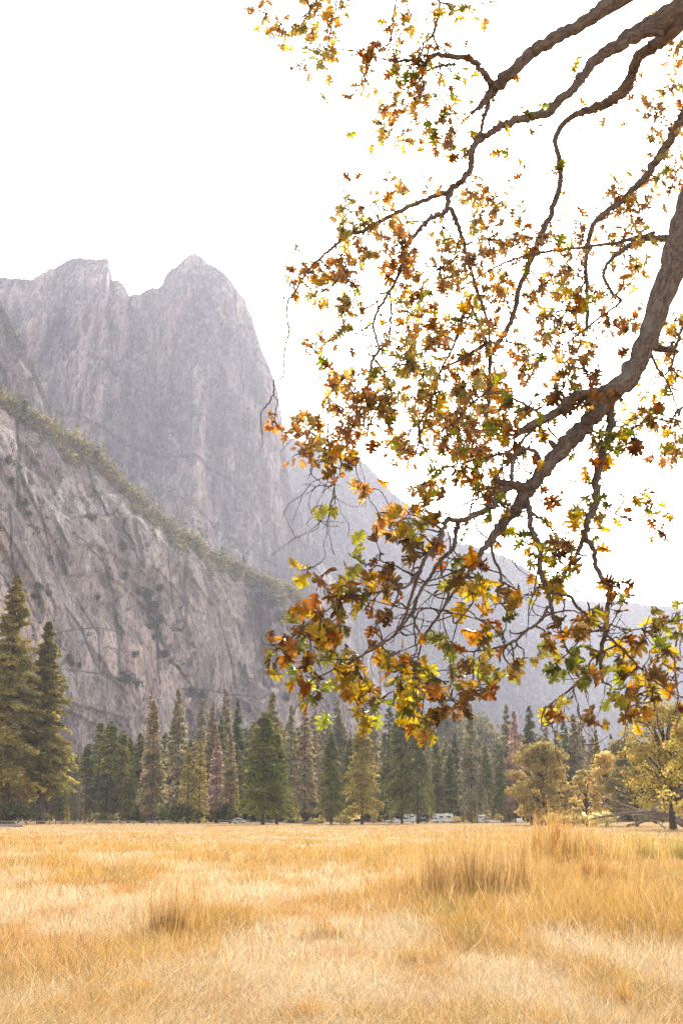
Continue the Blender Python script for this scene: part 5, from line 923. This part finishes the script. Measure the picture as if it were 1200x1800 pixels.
for i, (px, py, w, h, n, c, lab) in enumerate([
  (298, 1640, 72, 112, 460, BR, 'dark brown tall stems standing up on the left of the meadow'), (335, 1612, 90, 80, 300, GO, 'looser golden stems just right of the dark brown tall stems'),
  (800, 1590, 105, 158, 620, BR, 'widest tall brown grass stand right of the middle of the meadow'), (868, 1580, 60, 150, 460, BR, 'darkest upright brown tuft on the right edge of the widest stand'), (760, 1575, 80, 100, 260, GO, 'golden tuft on the left edge of the widest tall stand'),
  (812, 1610, 120, 40, 300, GR, 'low olive green tuft at the foot of the widest tall stand'), (1042, 1560, 56, 70, 300, RU, 'rust brown upright tuft right of the widest stand'), (945, 1560, 80, 80, 240, GO, 'thin golden tuft between the widest stand and the rust brown tuft'),
  (738, 1675, 50, 60, 260, GO, 'small golden tuft alone on the pale straw in the middle'), (1098, 1745, 26, 80, 120, RU, 'slim rusty tuft near the lower right corner'), (1090, 1620, 70, 50, 220, GR, 'greenish tuft in the pale grass at the right'), (1170, 1620, 50, 80, 200, BR, 'brown stems by the right edge below the green yellow stand'),
  (1000, 1520, 120, 95, 620, GO, 'tall golden feathery grass before the fallen branches'), (1100, 1512, 160, 66, 620, [np.array((.58, .45, .12)), GOLD, OLIVE * 1.3], 'green yellow tall grass stand under the fallen branches'), (960, 1500, 60, 85, 300, RU, 'rosy tall grass plumes in front of the brown log'), (1190, 1512, 90, 50, 300, [np.array((.52, .42, .12)), OLIVE], 'greenest tall grass patch at the right edge'),
  (560, 1640, 40, 70, 160, BR, 'thin brown stems left of the middle, before the pale straw'), (545, 1770, 50, 70, 160, RU, 'faint rusty stems low in the middle foreground'), (165, 1770, 60, 80, 200, RU, 'rusty orange stems at the lower left'), (40, 1700, 60, 60, 220, RU, 'orange tuft at the left edge of the meadow'), (240, 1740, 60, 70, 200, GO, 'golden stems in the lower left foreground'),
  (960, 1790, 70, 60, 200, RU, 'rusty tuft at the bottom edge, right of the middle'), (480, 1530, 90, 36, 260, GO, 'low golden tuft in the middle distance left of centre')]): grass_clump(px, py, w, h, n, c, lab, 200 + i)

# ------------------------------------------------------------------ vehicles parked along the forest edge
def paint(name, col):
    m, n, l, out = mat_new(name); tc = N(n, l, 'TexCoord'); f = noise(n, l, tc.outputs['Object'], 3.0, 6, .7)
    c = ramp(n, l, f, [(.35, tuple(x * .86 for x in col)), (.65, col)])
    b = N(n, l, 'BsdfPrincipled', {'Base Color': c, 'Roughness': .28, 'Coat Weight': .6, 'Coat Roughness': .08}); l.new(b.outputs[0], out.inputs[0]); return m
M_WHITE = paint('white_paint', (.82, .82, .80)); M_BLACK = paint('dark_paint', (.05, .05, .055)); M_SILVER = paint('silver_paint', (.55, .56, .58))
M_GLASS = simple('tinted_window', (.03, .035, .04), .08, 0, .1); M_TYRE = simple('tyre_rubber', (.02, .02, .02), .9); M_RIM = simple('wheel_rim', (.5, .5, .5), .35, .8); M_LAMP = simple('lamp_glass', (.75, .74, .70), .15); M_RED = simple('tail_lamp', (.45, .03, .02), .2); M_STRIPE = simple('brown_stripe', (.25, .14, .07), .5)
SHAPES = {
 'hatchback': dict(L=3.95, W=1.72, body=[(-1.97, .28), (1.95, .28), (1.98, .55), (1.9, .72), (1.15, .93), (.55, 1.38), (-.2, 1.48), (-1.35, 1.44), (-1.85, 1.02), (-1.97, .75)], wheels=(-1.22, 1.22), wr=.31,
   win=[[(1.0, .95), (.52, 1.32), (.05, 1.38), (.05, .95)], [(-.02, .95), (-.02, 1.38), (-1.2, 1.34), (-1.6, 1.0)]]),
 'sedan': dict(L=4.6, W=1.8, body=[(-2.3, .3), (2.28, .3), (2.3, .58), (2.2, .74), (1.1, .92), (.4, 1.36), (-.3, 1.44), (-1.0, 1.36), (-1.65, .98), (-2.25, .92), (-2.3, .62)], wheels=(-1.38, 1.42), wr=.33,
   win=[[(.95, .94), (.36, 1.31), (-.18, 1.36), (-.18, .94)], [(-.25, .94), (-.25, 1.36), (-.92, 1.29), (-1.4, .96)]]),
 'pickup': dict(L=5.4, W=1.9, body=[(-2.7, .4), (2.65, .4), (2.7, .7), (2.62, .98), (1.35, 1.08), (.8, 1.66), (-.1, 1.72), (-.45, 1.66), (-.5, 1.12), (-2.7, 1.12)], wheels=(-1.7, 1.7), wr=.38,
   win=[[(1.2, 1.1), (.76, 1.58), (.22, 1.62), (.22, 1.1)], [(.15, 1.1), (.15, 1.62), (-.35, 1.58), (-.4, 1.14)]]),
 'motorhome': dict(L=7.4, W=2.35, body=[(-3.7, .45), (3.5, .45), (3.7, .7), (3.6, 1.05), (2.9, 1.2), (2.62, 1.75), (3.25, 1.95), (3.3, 2.75), (2.9, 3.02), (-3.6, 3.02), (-3.7, 2.8)], wheels=(-2.2, 2.6), wr=.38,
   win=[[(2.75, 1.24), (2.5, 1.7), (1.95, 1.7), (1.95, 1.24)], [(1.0, 1.65), (1.0, 2.2), (-.3, 2.2), (-.3, 1.65)], [(-1.2, 1.65), (-1.2, 2.2), (-2.9, 2.2), (-2.9, 1.65)], [(3.0, 2.15), (3.0, 2.55), (2.1, 2.55), (2.1, 2.15)]]),
}
def make_vehicle(kind, mat, stripe=False):
    S = SHAPES[kind]; hw = S['W'] / 2; e = bpy.data.objects.new(kind, None); COL.objects.link(e)
    mb = MB(); mb.prism(S['body'], -hw, hw, .10); body = mb.build('body', mat, e)
    for w in S['win']:
        for sd in (-1, 1):
            mb = MB(); y = sd * (hw + .004); mb.prism(w, min(y - .012, y + .012), max(y - .012, y + .012)); mb.build('window', M_GLASS, body)
    P = S['body']; fr = [(P[3], P[4], P[5])] if kind != 'motorhome' else [(P[3], P[4], P[5])]
    (a, b, c) = fr[0]
    for q0, q1, nm in ((b, c, 'windscreen'), (P[-3], P[-4], 'rear_window')):
        mb = MB(); d = np.array([q1[0] - q0[0], 0, q1[1] - q0[1]]); nrm = unit(np.cross(d, [0, 1, 0])); s = 1 if (nrm[0] > 0) == (nm == 'windscreen') else -1
        o = np.array([q0[0], 0, q0[1]]) + d * .1 + nrm * s * .012; V = [o + np.array([0, y * hw * .8, 0]) + d * k for k in (0, .8) for y in (-1, 1)]; V = np.array(V + [v + nrm * s * .01 for v in V])
        mb.add(V, None, [[0, 1, 3, 2], [4, 6, 7, 5], [0, 4, 5, 1], [1, 5, 7, 3], [3, 7, 6, 2], [2, 6, 4, 0]]); mb.build(nm, M_GLASS, body)
    for x in S['wheels']:
        for sd in (-1, 1):
            w = bpy.data.objects.new('wheel', None); COL.objects.link(w); w.parent = e; w.location = (x, sd * (hw - .08), S['wr'])
            mb = MB(); t = np.linspace(0, 2 * math.pi, 19); ring = np.stack([np.cos(t) * S['wr'] * .82, 0 * t, np.sin(t) * S['wr'] * .82], 1); mb.tube(ring, S['wr'] * .2, 8, caps=False); mb.build('tyre', M_TYRE, w, True)
            mb = MB(); mb.tube([[0, -.06, 0], [0, .06, 0]], S['wr'] * .66, 14); mb.build('rim', M_RIM, w)
    for sd in (-1, 1):
        mb = MB(); mb.box((S['L'] / 2 - .06, sd * hw * .68, S['body'][2][1] + .10), (.12, .36, .16), bev=.03); mb.build('headlight', M_LAMP, e)
        mb = MB(); mb.box((-S['L'] / 2 + .03, sd * hw * .74, S['body'][2][1] + .2), (.08, .22, .2), bev=.02); mb.build('tail_light', M_RED, e)
    mb = MB(); mb.box((S['L'] / 2 - .02, 0, .42), (.14, S['W'] * .92, .18), bev=.04); mb.build('bumper', M_SILVER, e)
    if stripe:
        for sd in (-1, 1): mb = MB(); mb.box((-.4, sd * (hw + .004), 1.32), (6.0, .012, .16)); mb.build('stripe', M_STRIPE, body)
        mb = MB(); mb.box((-1.5, 0, 3.12), (1.0, .8, .22), bev=.05); mb.build('roof_unit', M_WHITE, body)
    return e
def copy_tree(o, parent=None):
    c = o.copy(); COL.objects.link(c); c.parent = parent
    for ch in list(o.children): copy_tree(ch, c)
    return c
USED = {}
def park(kind, mat, px, D, rot, label, cat='car', name=None, stripe=False, sc=1.0):
    sc *= .84
    key = (kind, mat.name, stripe)
    if key not in USED: USED[key] = o = make_vehicle(kind, mat, stripe)
    else: o = copy_tree(USED[key])
    o.name = name or 'parked_car'; x = at(px, 1440, D)[0]; o.location = (x, D, float(ground_h(np.array(x), np.array(D)))); o.rotation_euler = (0, 0, math.radians(rot)); o.scale = (sc, sc, sc); tag(o, label, cat, 'vehicles parked at the forest edge'); return o
park('hatchback', M_WHITE, 421, 356, 12, 'small white hatchback parked alone left of the broad green cedar')
park('sedan', M_SILVER, 512, 366, 4, 'pale low car half hidden by brush right of the broad green cedar')
park('sedan', M_WHITE, 690, 395, 172, 'white sedan left of the white pickup with the tall cab')
pk = park('pickup', M_WHITE, 716, 395, 168, 'white pickup with a tall camper box beside the dark car', 'pickup truck', 'camper_truck')
def camper_box(par):
    mb = MB(); mb.prism([(-2.75, 1.16), (-.55, 1.16), (-.5, 1.80), (1.05, 1.86), (1.1, 2.5), (.85, 2.72), (-2.6, 2.72), (-2.75, 2.5)], -1.05, 1.05, .08); b = mb.build('camper_box', M_WHITE, par)
    for sd in (-1, 1): mb = MB(); mb.box((-1.7, sd * 1.056, 2.0), (1.1, .014, .42)); mb.build('window', M_GLASS, b)
camper_box(pk)
park('hatchback', M_BLACK, 743, 395, 150, 'dark car with a bright windscreen behind the cedar trunk')
park('motorhome', M_WHITE, 777, 395, 176, 'big white motorhome with a brown stripe in front of the dark firs', 'motorhome', 'motorhome', True, .95)
p2 = park('pickup', M_WHITE, 851, 395, 10, 'white camper truck parked under the pale dead conifers', 'pickup truck', 'camper_truck', False, .9)
if not [c for c in p2.children if c.name.startswith('camper_box')]: camper_box(p2)
park('sedan', M_WHITE, 869, 395, 20, 'white car right in front of the camper truck', sc=.8)
park('hatchback', M_WHITE, 913, 372, 75, 'white rounded car seen from its end, left of the brown log barrier')
park('hatchback', M_SILVER, 983, 365, 8, 'pale car mostly hidden behind the rosy grass plumes')
park('sedan', M_WHITE, 1008, 365, 176, 'white car glimpsed through the tall grass right of the golden oak')

# ------------------------------------------------------------------ fence, kiosk, logs, fallen branches
M_WOOD = bark('weathered_wood', (.16, .12, .09), (.36, .29, .22), .12); M_BROWN = simple('brown_boards', (.075, .045, .028), .8, 0, .25, 4.0); M_PALE = bark('pale_dead_wood', (.30, .24, .19), (.62, .54, .45), .12)
def fence(px0, px1, D0, D1, step, label):
    A = at(px0, 1447, D0); B = at(px1, 1447, D1); A[2] = B[2] = 0; e = thing('rail_fence', label, 'fence', tuple(A)); V = B - A; L = np.linalg.norm(V); n = max(2, int(L / step)); V = V / n; r = np.random.default_rng(int(px0 + 900))
    for i in range(n + 1):
        p = V * i; h = .92 + .12 * r.random(); mb = MB(); mb.tube([[p[0], p[1], -.2], [p[0] + r.normal() * .04, p[1], h * .6], [p[0] + r.normal() * .06, p[1], h]], .10, 7, .15); mb.build('post', M_WOOD, e)
        if i < n and r.random() < .93:
            for z in (.42, .80): mb = MB(); mb.tube([p + np.array([.02, -.13, z + r.normal() * .03]), p + V * .5 + np.array([0, -.13, z - .02]), p + V + np.array([-.02, -.13, z + r.normal() * .03])], .075, 6, .1); mb.build('rail', M_PALE if z > .5 else M_WOOD, e)
fence(-60, 150, 300, 306, 2.35, 'low weathered rail fence under the big pines at the left'); fence(170, 322, 310, 316, 2.35, 'low weathered rail fence in front of the low olive firs'); fence(384, 478, 350, 352, 2.35, 'short length of rail fence by the small white hatchback')
def kiosk():
    D = 322; p = at(105, 1440, D); e = thing('kiosk', 'dark brown notice kiosk with a small roof right of the bare reddish pine trunk', 'kiosk', (p[0], D, 0), .1)
    for s in (-1, 1): mb = MB(); mb.box((s * .85, 0, 1.15), (.16, .16, 2.5), bev=.02); mb.build('post', M_BROWN, e)
    mb = MB(); mb.box((0, -.1, 1.35), (1.9, .06, 1.35), bev=.015); mb.build('panel', M_BROWN, e)
    mb = MB(); mb.prism([(-1.25, 2.3), (1.25, 2.3), (1.25, 2.38), (0, 2.62), (-1.25, 2.38)], -.45, .45, .02); mb.build('roof', M_BROWN, e)
kiosk()
def log(px, py, D, L, rad, mat, label, rot=0, seed=1):
    p = at(px, py, D); mb = MB(); s = np.linspace(-.5, .5, 9); mb.tube(np.stack([s * L, .04 * L * s ** 2, rad * .8 + 0 * s], 1), rad * (1 - .15 * (s + .5)), 10, .1, seed=seed); o = mb.build('log', mat, None, True)
    o.location = (p[0], D, float(ground_h(np.array(p[0]), np.array(D)))); o.rotation_euler = (0, 0, rot); tag(o, label, 'log')
log(12, 1453, 252, 5.6, .30, M_PALE, 'bleached pale log lying on the meadow at the left edge', .05); log(949, 1446, 300, 4.2, .42, M_BROWN, 'dark brown log lying in front of the golden oak', .03, 2); log(182, 1443, 385, 4.5, .35, M_WOOD, 'grey fallen log among the shaded bare trunks', .2, 3); log(545, 1446, 330, 3.4, .28, M_PALE, 'pale log in the grass left of the yellow bush', .1, 4)
def dead_pile():
    D = 215; p0 = at(1140, 1450, D); e = thing('fallen_tree', 'tangle of fallen bleached dead branches under the trees at the right', 'fallen tree', (p0[0], D, 0)); r = np.random.default_rng(9)
    def P(px, py, dd=0): return at(px, py, D + dd) - np.array([p0[0], D, 0])
    def br(pts, r0, r1, m): mb = MB(); q = smooth_path([P(*t) for t in pts], 4); q = q + r.normal(size=q.shape) * .05; mb.tube(q, np.linspace(r0, r1, len(q)), 7, .12); return mb.build('branch', m, e, True)
    mb = MB(); q = smooth_path([P(1225, 1450, 2), P(1190, 1440, 1), P(1160, 1430, 0), P(1120, 1429, -1), P(1070, 1434, -1), P(1040, 1440, -2)], 4); mb.tube(q, np.linspace(.42, .12, len(q)), 9, .15); mb.build('trunk', M_WOOD, e, True)
    br([(1200, 1450, 0), (1165, 1436, -1), (1130, 1444, -2), (1100, 1452, -3)], .34, .16, M_WOOD); br([(1180, 1438, 0), (1145, 1410, 0), (1118, 1392, 1), (1090, 1378, 1)], .20, .06, M_WOOD); br([(1150, 1432, 0), (1110, 1420, 1), (1075, 1405, 1), (1052, 1401, 1)], .16, .05, M_PALE)
    br([(1100, 1432, 0), (1085, 1428, 0), (1060, 1436, -1), (1040, 1432, -1)], .13, .05, M_WOOD); br([(1165, 1434, 0), (1150, 1418, 1), (1160, 1404, 1)], .12, .04, M_PALE); br([(1075, 1446, -3), (1082, 1436, -3), (1072, 1430, -3)], .13, .08, M_PALE); br([(1168, 1456, -4), (1160, 1450, -4), (1158, 1442, -4)], .15, .10, M_PALE)
    for i in range(46):
        x = 1050 + 160 * r.random(); y = 1446 - 36 * r.random() ** 1.4; l_ = 12 + 34 * r.random(); a = r.normal() * .7 + math.pi * (r.random() < .5); d = r.normal() * 2
        br([(x, y, d), (x + math.cos(a) * l_ * .5, y - abs(math.sin(a)) * l_ * .4 + r.normal() * 2, d + r.normal()), (x + math.cos(a) * l_, y - abs(math.sin(a)) * l_ * .6 + r.normal() * 3, d + r.normal())], .05 + .06 * r.random(), .02, M_PALE if r.random() < .45 else M_WOOD)
dead_pile()

# ------------------------------------------------------------------ haze
def haze():
    mb = MB(); mb.box((0, 2900, 620), (7000, 6400, 1250))
    m, n, l, out = mat_new('valley_haze')
    v = N(n, l, 'VolumePrincipled', {'Color': HAZE_COL, 'Density': HAZE_DENSITY, 'Anisotropy': HAZE_G}); l.new(v.outputs[0], out.inputs['Volume'])
    tag(mb.build('haze', m), 'thin pale smoke haze filling the valley', 'haze', kind='stuff')
haze()
